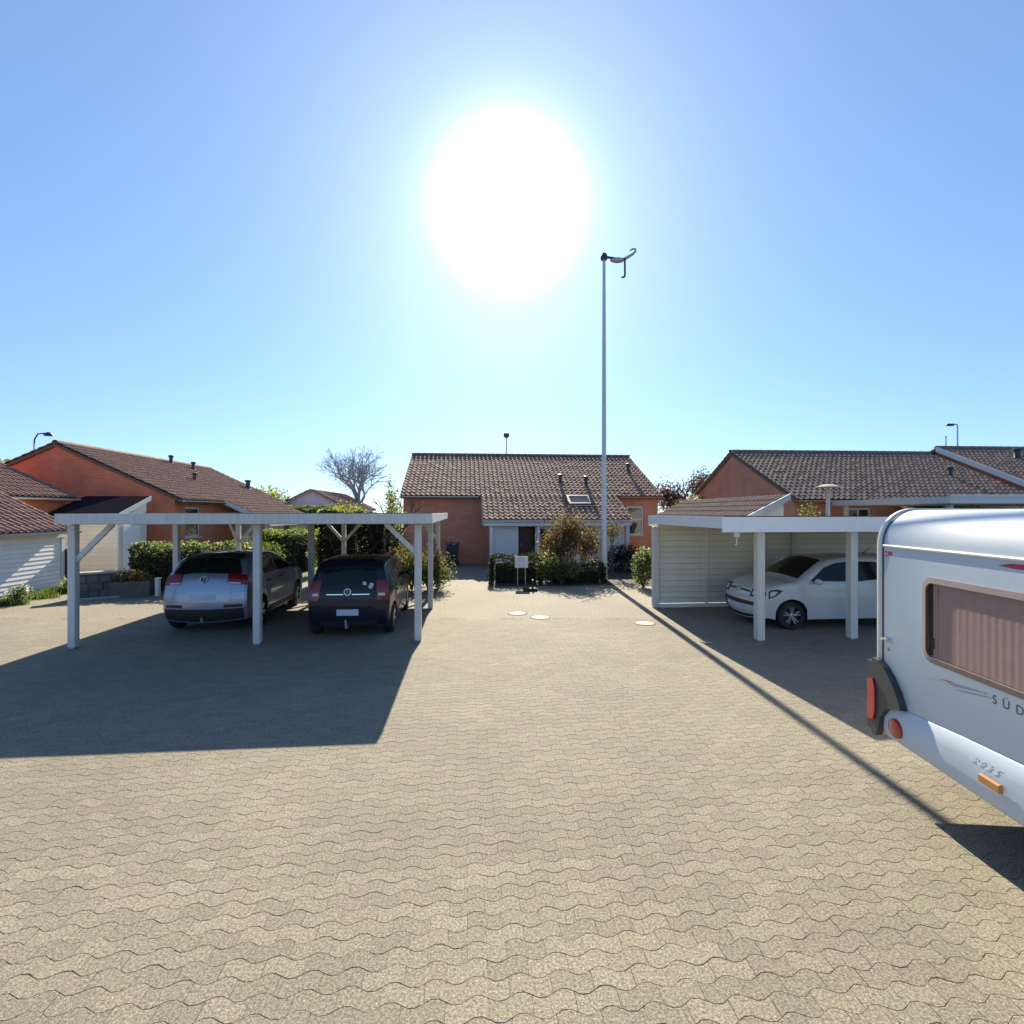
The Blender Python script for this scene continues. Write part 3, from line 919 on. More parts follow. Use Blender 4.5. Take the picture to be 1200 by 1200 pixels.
fb.add([(xx, -2.6, rz2(-2.6) + .05), (xx + .05, -2.6, rz2(-2.6) + .05), (xx + .05, -2.6, rz2(-2.6) - .2), (xx, -2.6, rz2(-2.6) - .2),
        (xx, -.36, rz2(-.36) + .05), (xx + .05, -.36, rz2(-.36) + .05), (xx + .05, -.36, rz2(-.36) - .2), (xx, -.36, rz2(-.36) - .2)],
       [(0, 1, 2, 3), (4, 7, 6, 5), (0, 4, 5, 1), (1, 5, 6, 2), (2, 6, 7, 3), (3, 7, 4, 0)])
fb.build('fascia', X['offwhite'], t)
wb = MB(); wall_mesh(wb, (4.3, -2.2, 0), 0, 5.2, 1.85, .1); wall_mesh(wb, (4.3, -.003, 0), R(270), 2.19, 1.85, .1); wb.build('porch_wall', X['white'], t)
vent_pipe(roof, (8.4, 1.9, rz2(1.9)), .45, .09)

t, roof, H, rz = house('brick_house', 'last brick house of the right row with pale verge, above the caravan', (21.4, 20.5, 0), R(4),
                       12.0, 9.6, 3.25, X['brick_dk'], X['tile_gr'])
fb = MB(); z3 = lambda y: 3.25 + SL * (y + .35)
fb.add([(-.16, -.4, z3(-.4) + .05), (-.12, -.4, z3(-.4) + .05), (-.12, -.4, z3(-.4) - .2), (-.16, -.4, z3(-.4) - .2),
        (-.16, 4.8, z3(4.8) + .05), (-.12, 4.8, z3(4.8) + .05), (-.12, 4.8, z3(4.8) - .2), (-.16, 4.8, z3(4.8) - .2)],
       [(0, 1, 2, 3), (4, 7, 6, 5), (0, 4, 5, 1), (1, 5, 6, 2), (2, 6, 7, 3), (3, 7, 4, 0)])
fb.build('fascia', X['white'], t)
vent_pipe(roof, (2.6, 3.4, z3(3.4)), .5, .12)

# --- tiled shed roof behind the right carport
t = thing('tiled_outbuilding', 'low outbuilding with sloping tiled roof and white triangular end behind the right carport', 'outbuilding', (6.75, 15.2, 0), R(3))
oz = lambda x: 2.28 + 0.5 * x
WX, WY = 1.35, 7.6
wb = MB()
wb.add([(0, 0, 0), (WX, 0, 0), (WX, 0, oz(WX) - .1), (0, 0, oz(0) - .1), (0, WY, 0), (WX, WY, 0), (WX, WY, oz(WX) - .1), (0, WY, oz(0) - .1)],
       [(0, 1, 2, 3), (5, 4, 7, 6), (1, 5, 6, 2), (4, 0, 3, 7)])
wb.build('wall', X['offwhite'], t)
rb = MB(); rb.prism([(-.2, oz(-.2) - .04), (WX + .06, oz(WX + .06) - .04), (WX + .06, oz(WX + .06) - .14), (-.2, oz(-.2) - .14)], -.12, WY + .1)
roof = rb.build('roof', X['soffit'], t)
tile_roof('roof_tiles', (WX + .05, -.1, oz(WX + .05)), (0, 1, 0), (-1, 0, -.5), WY + .2, (WX + .25) * math.sqrt(1.25), roof, X['tile_gr'])
fb = MB(); fb.prism([(-.2, oz(-.2) + .03), (WX + .12, oz(WX + .12) + .03), (WX + .12, oz(WX + .12) - .16), (-.2, oz(-.2) - .16)], -.165, -.125)
fb.box(WX + .065, WX + .12, -.122, WY + .1, oz(WX) - .12, oz(WX) + .07)
fb.build('fascia', X['offwhite'], t)

# --- pale gabled house far behind the left carport
t = thing('gabled_house', 'far pale gabled house with brown roof under the bare tree', 'house', (-12.9, 40.0, 0), R(95))
wb = MB(); hz = lambda y: 2.75 + 0.5 * (y + .3)
wall_mesh(wb, (0, 0, 0), 0, 11, 2.8, .2); wall_mesh(wb, (0, 5.4, 0), R(270), 5.4, 2.8, .2, gable=[(2.7, hz(2.7) - .1)])
wb.build('wall', mat("pale_render", (0.62, 0.66, 0.72), 0.8), t)
rb = MB(); roof_slab(rb, -.2, 11.2, [(-.3, hz(-.3) - .03), (2.7, hz(2.7) - .03), (5.7, hz(-.3) - .03)])
roof = rb.build('roof', X['soffit'], t)
tile_roof('roof_tiles', (-.25, 2.7, hz(2.7)), (1, 0, 0), (0, -1, -.5), 11.5, 3.0 * math.sqrt(1.25), roof, X['tile'], per=.3, course=.45)
tile_roof('roof_tiles', (-.25, 2.7, hz(2.7)), (1, 0, 0), (0, 1, -.5), 11.5, 3.0 * math.sqrt(1.25), roof, X['tile'], per=.3, course=.45)


# ------------------------------------------------------------------ carports
def post_obj(parent, x, y, z1, w=0.13, m=None, z0=0.0):
    b = MB(); b.cbox(x - w / 2, x + w / 2, y - w / 2, y + w / 2, z0 + .03, z1, .008)
    p = b.build('post', m or X['timber'], parent)
    s = MB(); s.box(x - .05, x + .05, y - .05, y + .05, 0, z0 + .029); s.build('post_shoe', X['galv'], p)
    return p


t = thing('carport', 'white timber carport with two bays sheltering the grey and the dark car', 'carport', (-8.05, 9.4, 0), YAW)
CW, CD = 6.25, 6.8
for yy in (0, 3.35, CD):
    for xx in (0, 3.25, CW):
        post_obj(t, xx, yy, 2.268)
for yy in (0, 3.35, CD):
    b = MB(); b.box(-.0, CW + .24, yy - .06, yy + .06, 2.27, 2.40); b.build('beam', X['timber'], t)
first = None
for i in range(12):
    if first is None:
        b = MB(); b.box(0, .05, -.3, CD + .3, 2.402, 2.43); first = b.build('rafter', X['timber'], t); o = first
    else:
        o = first.copy(); col.objects.link(o); o.parent = t
    o.location = (0.03 + i * (CW + .15) / 11, 0, 0)
rb = MB(); rb.box(-.02, CW + .26, -.32, CD + .36, 2.433, 2.462)
rb.build('roof', X['felt'], t)
fb = MB(); fb.box(-.06, CW + .30, -.355, -.322, 2.285, 2.468); fb.build('fascia', X['timber'], t)
fb = MB(); fb.box(-.06, CW + .30, CD + .362, CD + .39, 2.30, 2.468); fb.build('fascia', X['timber'], t)
fb = MB(); fb.box(CW + .265, CW + .298, -.32, CD + .36, 2.29, 2.468); fb.build('fascia', X['timber'], t)
fb = MB(); fb.box(-.058, -.025, -.32, CD + .36, 2.29, 2.468); fb.build('fascia', X['timber'], t)
for (a, c) in (((.05, 0, 1.62), (.68, 0, 2.28)), ((CW - .05, 0, 1.72), (CW - .62, 0, 2.28)), ((.05, CD, 1.55), (.62, CD, 2.28)), ((-.0, CD - .06, 1.55), (-.0, CD - .7, 2.28)),
               ((3.2, CD, 1.6), (2.6, CD, 2.28)), ((3.3, CD, 1.6), (3.9, CD, 2.28)), ((CW - .05, CD, 1.6), (CW - .6, CD, 2.28))):
    b = MB(); b.bar(a, c, .05, .09); b.build('brace', X['timber'], t)

t = thing('carport', 'white carport with boarded back wall sheltering the white car on the right', 'carport', (3.95, 9.6, 0), YAW)
RW, RD = 8.6, 4.75
for (xx, yy) in ((.87, .25), (2.78, .25), (4.7, .25), (6.6, .25), (8.4, .25), (.14, 3.82), (2.95, 4.0), (4.4, 4.5), (8.4, 4.5)):
    post_obj(t, xx, yy, 2.12, .15, X['offwhite'])
b = MB(); b.box(.2, RW - .1, .17, .29, 2.122, 2.24); b.build('beam', X['offwhite'], t)
b = MB(); b.box(.2, RW - .1, 4.42, 4.54, 2.122, 2.24); b.build('beam', X['offwhite'], t)
rb = MB(); rb.box(.035, 2.95, .035, 3.95, 2.245, 2.37); rb.box(2.951, RW, .035, RD, 2.245, 2.37); rb.build('roof', X['soffit'], t)
rb = MB(); rb.box(.04, 2.95, .04, 3.95, 2.372, 2.388); rb.box(2.951, RW, .04, RD, 2.372, 2.388); rb.build('roof_felt', X['felt'], t)
fb = MB(); fb.box(0, RW, 0, .032, 2.12, 2.405); fb.build('fascia', X['boards_w'], t)
fb = MB(); fb.box(0, .032, .034, 3.98, 2.19, 2.41); fb.build('fascia', X['white'], t)
board_wall(t, (.22, 3.86, 0), 0, 2.68, 2.1, X['boards'], pitch=.15, z0=.1)
board_wall(t, (3.03, 4.52, 0), 0, 5.3, 2.1, X['boards'], pitch=.15, z0=.1)
b = MB(); b.box(.22, 2.9, 3.864, 3.884, .1, 2.2); b.box(3.03, 8.33, 4.524, 4.544, .1, 2.2); b.build('backing', X['soffit'], t)
b = MB(); b.box(2.9, 2.99, 4.08, 4.5, .1, 2.12); b.build('return_panel', X['boards'], t)
b = MB(); b.box(1.5, 1.56, 3.80, 3.832, .1, 2.12); b.build('cover_strip', X['boards'], t)
b = MB(); b.box(.22, 2.9, 3.78, 3.9, .0, .09); b.build('plinth', X['white'], t)
b = MB(); b.box(3.03, 8.3, 4.48, 4.56, .0, .09); b.build('plinth', X['white'], t)
b = MB(); b.box(.26, .37, .06, .09, 2.03, 2.11); b.tube([(.32, .08, 2.04), (.32, .08, 1.92), (.30, .08, 1.87)], .012, 6); b.build('hook', X['offwhite'], t)

t = thing('carport', 'higher zinc edged carport roof seen above the caravan at the right edge', 'carport', (12.1, 15.4, 0), R(0))
rb = MB(); rb.box(.05, 8, -1.2, 4.0, 2.72, 2.80); rb.build('roof', X['soffit'], t)
fb = MB(); fb.box(0, 8, -1.25, -1.2, 2.74, 2.93); fb.box(0, .05, -1.2, 4.0, 2.74, 2.93); fb.box(0, 8, -1.28, -1.25, 2.9, 2.985); fb.build('fascia', X['zinc'], t)
rb = MB(); rb.box(.05, 8, -1.2, 4.0, 2.802, 2.9); rb.build('roof_felt', X['felt'], t)
for xx in (.3, 4, 7.6):
    for yy in (-.9, 3.6): post_obj(t, xx, yy, 2.718, .12, X['offwhite'])


# ------------------------------------------------------------------ cars
def catmull(pts, per=4):
    P = [np.array(p) for p in pts]; out = []
    P = [2 * P[0] - P[1]] + P + [2 * P[-1] - P[-2]]
    for i in range(1, len(P) - 2):
        for k in range(per):
            u = k / per
            a = 2 * P[i]; b = P[i + 1] - P[i - 1]; c = 2 * P[i - 1] - 5 * P[i] + 4 * P[i + 1] - P[i + 2]; d = -P[i - 1] + 3 * P[i] - 3 * P[i + 1] + P[i + 2]
            out.append(0.5 * (a + b * u + c * u * u + d * u ** 3))
    out.append(P[-2])
    return np.array(out)


class Car:
    def __init__(s, name, label, loc, rot, paint, top, W, belt, H, wr, xf, xr, zb=0.2, rr=0.085, tum=0.2, group=None):
        s.t = thing(name, label, 'car', loc, rot, group)
        s.T = catmull(top); s.W = W; s.belt = belt; s.H = H; s.rr = rr; s.tum = tum; s.wr = wr; s.paint = paint
        s.hl = max(s.T[:, 0].max(), -s.T[:, 0].min())
        N = np.gradient(s.T, axis=0); N /= np.linalg.norm(N, axis=1, keepdims=True)
        s.N = np.stack([-N[:, 1], N[:, 0]], axis=1) * -1.0       # outward when going from nose over the roof to the tail
        if s.N[len(s.N) // 2, 1] < 0: s.N = -s.N
        s.body(xf, xr, zb)
        for x in (xf, xr):
            for sd in (1, -1): s.wheel(x, sd)

    def w(s, x, z):
        base = s.W / 2 * (1 - 0.10 * abs(x / s.hl) ** 4)
        if z < s.belt: return base * (1 - 0.05 * ((z - 0.62) / 0.5) ** 2)
        k = (z - s.belt) / (s.H - s.belt)
        return base * (1 - 0.05 * ((s.belt - .62) / .5) ** 2 - s.tum * k ** 1.05)

    def wr_(s, x, z):
        d = s.dist(x, z)
        if d >= s.rr: return s.w(x, z)
        q = 1 - d / s.rr
        return s.w(x, z) - s.rr * (1 - math.sqrt(max(0, 1 - q * q)))

    def dist(s, x, z):
        A = s.T[:-1]; B = s.T[1:]; p = np.array([x, z])
        ab = B - A; u = np.clip(((p - A) * ab).sum(1) / (ab * ab).sum(1), 0, 1)
        return float(np.sqrt((((A + ab * u[:, None]) - p) ** 2).sum(1).min()))

    @staticmethod
    def fill(poly, step=0.09):
        bm = bmesh.new()
        f = bm.faces.new([bm.verts.new((x, 0, z)) for x, z in poly])
        bmesh.ops.triangulate(bm, faces=[f])
        xs = [p[0] for p in poly]; zs = [p[1] for p in poly]
        for ax, lo, hi, st in ((2, min(zs), max(zs), step), (0, min(xs), max(xs), step * 2.2)):
            v = lo + st
            while v < hi - 0.01:
                co = [0, 0, 0]; co[ax] = v; no = [0, 0, 0]; no[ax] = 1
                bmesh.ops.bisect_plane(bm, geom=bm.verts[:] + bm.edges[:] + bm.faces[:], plane_co=co, plane_no=no)
                v += st
        bm.verts.ensure_lookup_table(); bm.verts.index_update()
        vs = [(v.co.x, v.co.z) for v in bm.verts]; fs = [[v.index for v in f.verts] for f in bm.faces]
        be = [[v.index for v in e.verts] for e in bm.edges if len(e.link_faces) == 1]
        bm.free()
        return vs, fs, be

    def body(s, xf, xr, zb):
        T, N = s.T, s.N
        ds = [0, .006, .018, .038, .06, s.rr]
        rings = [T - N * d for d in ds]
        ys = [[s.w(*p) - s.rr * (1 - math.sqrt(max(0, 1 - (1 - d / s.rr) ** 2))) for p in r] for r, d in zip(rings, ds)]
        ra = s.wr + 0.055
        bot = []
        for xw in (xr, xf):
            a0 = math.asin((zb - s.wr) / ra)
            for k in range(15):
                a = (math.pi - a0) + (2 * a0 - math.pi) * k / 14
                bot.append((xw + ra * math.cos(a), s.wr + ra * math.sin(a)))
        # level sills between
        inner = [tuple(p) for p in rings[-1]] + bot
        vs, fs, be = s.fill(inner)
        b = MB(); n = len(T)
        for sd in (1, -1):
            for k in range(len(ds) - 1):
                v = [(rings[k + q][i][0], sd * ys[k + q][i], rings[k + q][i][1]) for q in (0, 1) for i in range(n)]
                b.add(v, [(i, i + 1, n + i + 1, n + i) for i in range(n - 1)])
            b.add([(x, sd * s.wr_(x, z), z) for x, z in vs], fs)
        tt = [-1, -.9, -.7, -.4, 0, .4, .7, .9, 1]
        loop = [(T[i][0], T[i][1], ys[0][i], N[i], 0) for i in range(n)]
        loop += [(rings[k][-1][0], rings[k][-1][1], ys[k][-1], N[-1] * 0, 1) for k in range(len(ds))]
        loop += [(x, z, s.w(x, z), N[0] * 0, 1) for x, z in bot]
        loop += [(rings[k][0][0], rings[k][0][1], ys[k][0], N[0] * 0, 1) for k in reversed(range(len(ds)))]
        vv = []
        for (x, z, y, nn, mi) in loop:
            c = 0.11 * abs(nn[0]) ** 1.5 + 0.03 * abs(nn[1])
            for q in tt:
                e = c * (1 - q * q)
                vv.append((x + nn[0] * e, q * y, z + nn[1] * e))
        m = len(tt)
        for mi in (0, 1):
            fs2 = []
            for i in range(len(loop)):
                j = (i + 1) % len(loop)
                k = 1 if (loop[i][4] or loop[j][4]) else 0
                if k == mi: fs2 += [(i * m + q, j * m + q, j * m + q + 1, i * m + q + 1) for q in range(m - 1)]
            b.add(vv, fs2, mi)
        me_o = b.build('body', [s.paint, X['plastic']], s.t, fix=False)
        bm = bmesh.new(); bm.from_mesh(me_o.data)
        bmesh.ops.remove_doubles(bm, verts=bm.verts, dist=0.0008)
        bmesh.ops.recalc_face_normals(bm, faces=bm.faces)
        bm.to_mesh(me_o.data); bm.free()
        me_o.data.polygons.foreach_set('use_smooth', [True] * len(me_o.data.polygons))
        me_o.data.set_sharp_from_angle(angle=R(42))
        s.bodyo = me_o

    def wheel(s, x, sd):
        M = Matrix.Translation((x, sd * (s.W / 2 - 0.115), s.wr)) @ Matrix.Rotation(R(-90) * sd, 4, 'X')
        r = s.wr; h = 0.10
        b = MB(); b.lathe([(r * .66, -h), (r * .9, -h), (r, -h * .6), (r, h * .6), (r * .93, h * .95), (r * .68, h), (r * .66, h * .5)], 28, M, cap1=False)
        wo = b.build('wheel', X['rubber'], s.t, smooth=40)
        b = MB()
        b.lathe([(r * .67, h * .92), (r * .62, h * .95), (r * .6, h * .2), (0.001, h * .1)], 28, M, 1, cap0=False)
        b.lathe([(.052, h * .2), (.05, h * .78), (.02, h * .85)], 12, M)
        for k in range(10):
            a = 2 * math.pi * k / 10 + (0.13 if k % 2 else -0.13)
            p = M @ Vector((.04 * math.cos(a), .04 * math.sin(a), h * .7)); q = M @ Vector((r * .63 * math.cos(a), r * .63 * math.sin(a), h * .82))
            b.bar(p, q, .028, .03)
        b.build('rim', [X['alloy'], X['plastic']], wo, smooth=40)

    # -- patches laid on the body
    def sp(s, poly, off, sd, name, m, parent=None, rim=0.02, step=0.07):
        vs, fs, be = s.fill(poly, step)
        v3 = [(x, sd * (s.wr_(x, z) + off), z) for x, z in vs]
        b = MB(); n = len(v3)
        back = [(x, y - sd * rim, z) for x, y, z in v3]
        b.add(v3 + back, fs + [(a, c, c + n, a + n) for a, c in be])
        return b.build(name, m, parent or s.t, smooth=40)

    def both(s, poly, off, name, m, **k):
        return [s.sp(poly, off, sd, name, m, **k) for sd in (1, -1)]

    def fz(s, z):       # index on the nose side where the outline reaches z
        i = int(np.argmax(s.T[:, 1] >= z)); return i if i == 0 else i - 1 + (z - s.T[i - 1, 1]) / (s.T[i, 1] - s.T[i - 1, 1])

    def rz(s, z):
        i = len(s.T) - 1 - int(np.argmax(s.T[::-1, 1] >= z))
        if i >= len(s.T) - 1: return len(s.T) - 1.0
        return i + (s.T[i, 1] - z) / (s.T[i, 1] - s.T[i + 1, 1])

    def W_(s, q, t, off):
        i = min(int(q), len(s.T) - 2); u = q - i
        p = s.T[i] * (1 - u) + s.T[i + 1] * u; n = s.N[i] * (1 - u) + s.N[i + 1] * u
        y = (s.w(*p) - s.rr)
        c = 0.11 * abs(n[0]) ** 1.5 + 0.03 * abs(n[1])
        e = c * (1 - t * t) + off
        return (p[0] + n[0] * e, t * y, p[1] + n[1] * e)

    def wp(s, q0, q1, t0, t1, off, name, m, parent=None, k0=1.0, k1=1.0, nq=7, nt=9, rim=0.02, rc=0.0):
        b = MB(); g, h = [], []
        for i in range(nq):
            u = i / (nq - 1); q = q0 + (q1 - q0) * u; k = k0 + (k1 - k0) * u
            if rc:
                k *= 1 - rc * (abs(2 * u - 1) ** 4)
            tm = (t0 + t1) / 2
            for j in range(nt):
                t = tm + (t0 + (t1 - t0) * j / (nt - 1) - tm) * k
                g.append(s.W_(q, t, off)); h.append(s.W_(q, t, off - rim))
        n = len(g)
        fs = [(i * nt + j, (i + 1) * nt + j, (i + 1) * nt + j + 1, i * nt + j + 1) for i in range(nq - 1) for j in range(nt - 1)]
        bo = [i for i in range(nt)] + [i * nt + nt - 1 for i in range(1, nq)] + [(nq - 1) * nt + j for j in reversed(range(nt - 1))] + [i * nt for i in reversed(range(1, nq - 1))]
        fs += [(bo[i], bo[(i + 1) % len(bo)], bo[(i + 1) % len(bo)] + n, bo[i] + n) for i in range(len(bo))]
        b.add(g + h, fs)
        return b.build(name, m, parent or s.t, smooth=40)

    def emblem(s, q, t, r, off=0.012):
        """round badge: a ring with a V over a W"""
        c = Vector(s.W_(q, t, off)); c2 = Vector(s.W_(q + .05, t, off))
        dn = (c2 - c).normalized(); rt = (Vector(s.W_(q, t + .05, off)) - c).normalized()
        b = MB()
        b.tube([c + rt * (r * math.cos(a)) + dn * (r * math.sin(a)) for a in [2 * math.pi * k / 24 for k in range(25)]], r * .11, 6)
        sgn = 1 if dn.z < 0 else -1
        P = lambda x, y: c + rt * (x * r) - dn * (y * r * sgn)
        for a, e in (((-.38, .86), (0, .18)), ((0, .18), (.38, .86)), ((-.84, .42), (-.42, -.84)), ((-.42, -.84), (0, .02)), ((0, .02), (.42, -.84)), ((.42, -.84), (.84, .42))):
            b.bar(P(*a), P(*e), r * .17, r * .08)
        e = b.build('emblem', X['chrome'], s.t)
        d = MB(); nn = rt.cross(dn).normalized()
        d.add([c - nn * 0 + rt * (r * .96 * math.cos(a)) + dn * (r * .96 * math.sin(a)) for a in [2 * math.pi * k / 20 for k in range(20)]], [tuple(range(20))])
        d.build('badge_disc', X['plastic'], e)
        return e

    def mirror(s, x, z, m=None):
        for sd in (1, -1):
            b = MB(); y = s.w(x, z)
            M = Matrix.Translation((x, sd * (y + .12), z)) @ Matrix.Diagonal((.075, .10, .065, 1))
            b.lathe([(.001, -1), (.5, -.86), (.87, -.5), (1, 0), (.87, .5), (.5, .86), (.001, 1)], 14, M)
            mo = b.build('mirror', m or s.paint, s.t, smooth=60)
            b = MB(); b.bar((x + .02, sd * (y - .03), z - .04), (x, sd * (y + .09), z - .02), .05, .03); b.build('mirror_arm', X['plastic'], mo)


# --- grey crossover, tail to the camera
C = Car('parked_car', 'silver grey hatchback parked in the left bay, its back to the camera', (-6.52, 12.44, 0), R(96), X['silver'],
        [(1.84, .24), (1.92, .4), (1.93, .62), (1.88, .84), (1.70, .97), (1.3, 1.05), (.98, 1.1), (.58, 1.3), (.2, 1.48), (-.15, 1.56), (-.6, 1.58), (-1.15, 1.55), (-1.5, 1.48), (-1.69, 1.3), (-1.80, 1.15), (-1.86, 1.0), (-1.92, .75), (-1.92, .45), (-1.85, .27)],
        1.83, 1.08, 1.58, .325, 1.22, -1.28, zb=.24)
C.both([(.72, 1.13), (.28, 1.40), (-.1, 1.47), (-.28, 1.48), (-.28, 1.12)], .005, 'window', X['carglass'])
C.both([(-.34, 1.12), (-.34, 1.48), (-.9, 1.46), (-1.15, 1.40), (-1.02, 1.13)], .005, 'window', X['carglass'])
for sd in (1, -1):
    for pl in ([(.80, .42), (.82, 1.06), (.6, 1.09), (-.30, 1.08), (-.30, .42)], [(-.32, .42), (-.32, 1.08), (-1.1, 1.10), (-1.02, .8), (-.86, .62), (-.80, .42)]):
        d = C.sp(pl, .005, sd, 'door', C.paint)
        hx = -.2 if pl[0][0] > 0 else -.98
        b = MB(); b.bar((hx, sd * (C.w(hx, .95) + .02), .96), (hx + .17, sd * (C.w(hx + .17, .95) + .02), .97), .03, .025); b.build('handle', X['plastic'], d)
    C.sp([(.84, .26), (.84, .38), (-.86, .38), (-.86, .26)], .012, sd, 'sill_moulding', X['plastic'])
C.wp(C.fz(1.13), C.fz(1.5), -.93, .93, .006, 'windscreen', X['carglass'], k1=.95)
C.wp(C.rz(1.47), C.rz(1.18), -1.0, 1.0, .006, 'rear_window', X['carglass'], k0=.9, rc=.05)
C.wp(C.rz(1.54) - .5, C.rz(1.475), -.9, .9, .03, 'roof_spoiler', X['plastic'], k1=1.02, rim=.04)
C.wp(C.rz(1.165), C.rz(.66), -.70, .70, .006, 'tailgate', C.paint, k0=1.1, rc=.06)
for sd in (1, -1):
    tl = C.wp(C.rz(1.19), C.rz(.99), sd * .62, sd * 1.12, .016, 'tail_light', X['red_car'], nt=10, rc=.1, rim=.06)
    C.wp(C.rz(1.03), C.rz(1.0), sd * .64, sd * .95, .02, 'reverse_lamp', X['clear_lens'], parent=tl, nt=6)
C.wp(C.rz(.52), C.rz(.30), -1.04, 1.04, .014, 'rear_bumper', X['plastic'], rim=.05)
C.wp(C.rz(.60), C.rz(.545), .55, 1.0, .01, 'reflector', X['plastic']); C.wp(C.rz(.60), C.rz(.545), -1.0, -.55, .01, 'reflector', X['plastic'])
C.wp(C.rz(.80), C.rz(.69), -.33, .33, .016, 'number_plate', X['plate'], nt=5)
C.emblem(C.rz(1.07), 0, .07, .018)
C.wp(C.rz(1.20), C.rz(1.185), -.05, .45, .02, 'rear_wiper', X['plastic'], nt=5, nq=3)
C.mirror(.62, 1.14, X['plastic'])

b = MB(); b.tube([(-1.6, 0, 1.53), (-1.68, 0, 1.60)], [.022, .008], 6); b.build('aerial', X['plastic'], C.t)
b = MB(); b.tube([(-1.85, .0, .30), (-2.05, 0, .27), (-2.07, 0, .36)], [.022, .02, .025], 8); b.build('tow_bar', X['galv'], C.t)

UP = [(1.76, .22), (1.81, .36), (1.82, .55), (1.79, .73), (1.66, .88), (1.3, .98), (1.0, 1.03), (.64, 1.25), (.32, 1.425), (0, 1.50), (-.5, 1.53), (-1.1, 1.51), (-1.46, 1.45), (-1.60, 1.18), (-1.67, .98), (-1.70, .78), (-1.71, .55), (-1.69, .36), (-1.65, .25)]


def small_car(label, loc, rot, paint):
    c = Car('parked_car', label, loc, rot, paint, UP, 1.70, .97, 1.53, .30, 1.16, -1.24, zb=.22, group=None)
    c.both([(.74, 1.03), (.38, 1.31), (.1, 1.40), (-.28, 1.43), (-.28, 1.01)], .005, 'window', X['carglass'])
    c.both([(-.34, 1.01), (-.34, 1.43), (-.8, 1.42), (-1.16, 1.36), (-1.05, 1.13), (-.9, 1.06)], .005, 'window', X['carglass'])
    for sd in (1, -1):
        for pl in ([(.74, .36), (.76, .96), (-.30, .95), (-.30, .36)], [(-.32, .36), (-.32, .95), (-1.0, .97), (-.96, .75), (-.86, .6), (-.80, .36)]):
            d = c.sp(pl, .005, sd, 'door', paint)
            hx = -.22 if pl[0][0] > 0 else -.94
            b = MB(); b.bar((hx, sd * (c.w(hx, .83) + .02), .84), (hx + .15, sd * (c.w(hx + .15, .83) + .02), .845), .028, .024); b.build('handle', paint, d)
    c.wp(c.fz(1.06), c.fz(1.43), -.94, .94, .006, 'windscreen', X['carglass'], k1=.95)
    c.mirror(.64, 1.03)
    # nose
    c.wp(c.fz(.99), c.fz(.79), -.8, .8, .005, 'bonnet', paint, k0=1.08, rc=.03)
    for sd in (1, -1):
        hl = c.wp(c.fz(.83), c.fz(.66), sd * .66, sd * 1.14, .014, 'headlight', X['plastic'], nt=9, rc=.12, rim=.06)
        c.wp(c.fz(.79), c.fz(.70), sd * .74, sd * 1.0, .019, 'lamp_lens', X['clear_lens'], parent=hl, nt=6)
        c.sp([(1.66, .66), (1.66, .80), (1.60, .845), (1.46, .86), (1.36, .83), (1.50, .72)], .012, sd, 'lamp_housing', X['plastic'], parent=hl)
        c.sp([(1.63, .70), (1.63, .79), (1.55, .82), (1.47, .81), (1.53, .74)], .017, sd, 'lamp_lens', X['clear_lens'], parent=hl)
        c.wp(c.fz(.55), c.fz(.30), sd * .88, sd * 1.06, .014, 'fog_lamp_surround', X['plastic'], nt=5, rim=.05)
        c.wp(c.fz(.755), c.fz(.725), sd * .16, sd * .6, .008, 'grille_slot', X['plastic'], nt=6)
    c.wp(c.fz(.56), c.fz(.48), -.86, .86, .008, 'bumper_strip', X['plastic'], rc=.03)
    c.wp(c.fz(.30), c.fz(.245), -.86, .86, .01, 'air_intake', X['plastic'])
    c.wp(c.fz(.47), c.fz(.37), -.28, .28, .014, 'number_plate', X['plate'], nt=5)
    c.emblem(c.fz(.74), 0, .062, .016)
    # tail
    c.wp(c.rz(1.42), c.rz(.80), -.9, .9, .008, 'rear_window', X['carglass'], k0=.93, rc=.03)
    c.wp(c.rz(1.49) - .5, c.rz(1.44), -.88, .88, .025, 'roof_spoiler', paint, rim=.04)
    for sd in (1, -1):
        tl = c.wp(c.rz(1.12), c.rz(.74), sd * .80, sd * 1.12, .018, 'tail_light', X['red_car'], nt=7, rc=.12, rim=.06)
        c.wp(c.rz(.88), c.rz(.83), sd * .84, sd * 1.02, .023, 'reverse_lamp', X['clear_lens'], parent=tl, nt=4)
    c.wp(c.rz(.36), c.rz(.27), -.8, .8, .012, 'rear_bumper', X['plastic'], rim=.04)
    c.wp(c.rz(.58), c.rz(.47), -.30, .30, .016, 'number_plate', X['plate'], nt=5)
    c.emblem(c.rz(.90), 0, .065, .02)
    c.wp(c.rz(.865), c.rz(.85), .12, .6, .014, 'tailgate_strip', X['chrome'], nt=6)
    c.wp(c.rz(.865), c.rz(.85), -.6, -.12, .014, 'tailgate_strip', X['chrome'], nt=6)
    c.wp(c.rz(1.0), c.rz(.985), -.05, .42, .022, 'rear_wiper', X['plastic'], nt=5, nq=3)
    b = MB(); b.tube([(-1.1, 0, 1.53), (-1.28, 0, 1.67)], [.012, .005], 6); b.build('aerial', X['plastic'], c.t)
    return c


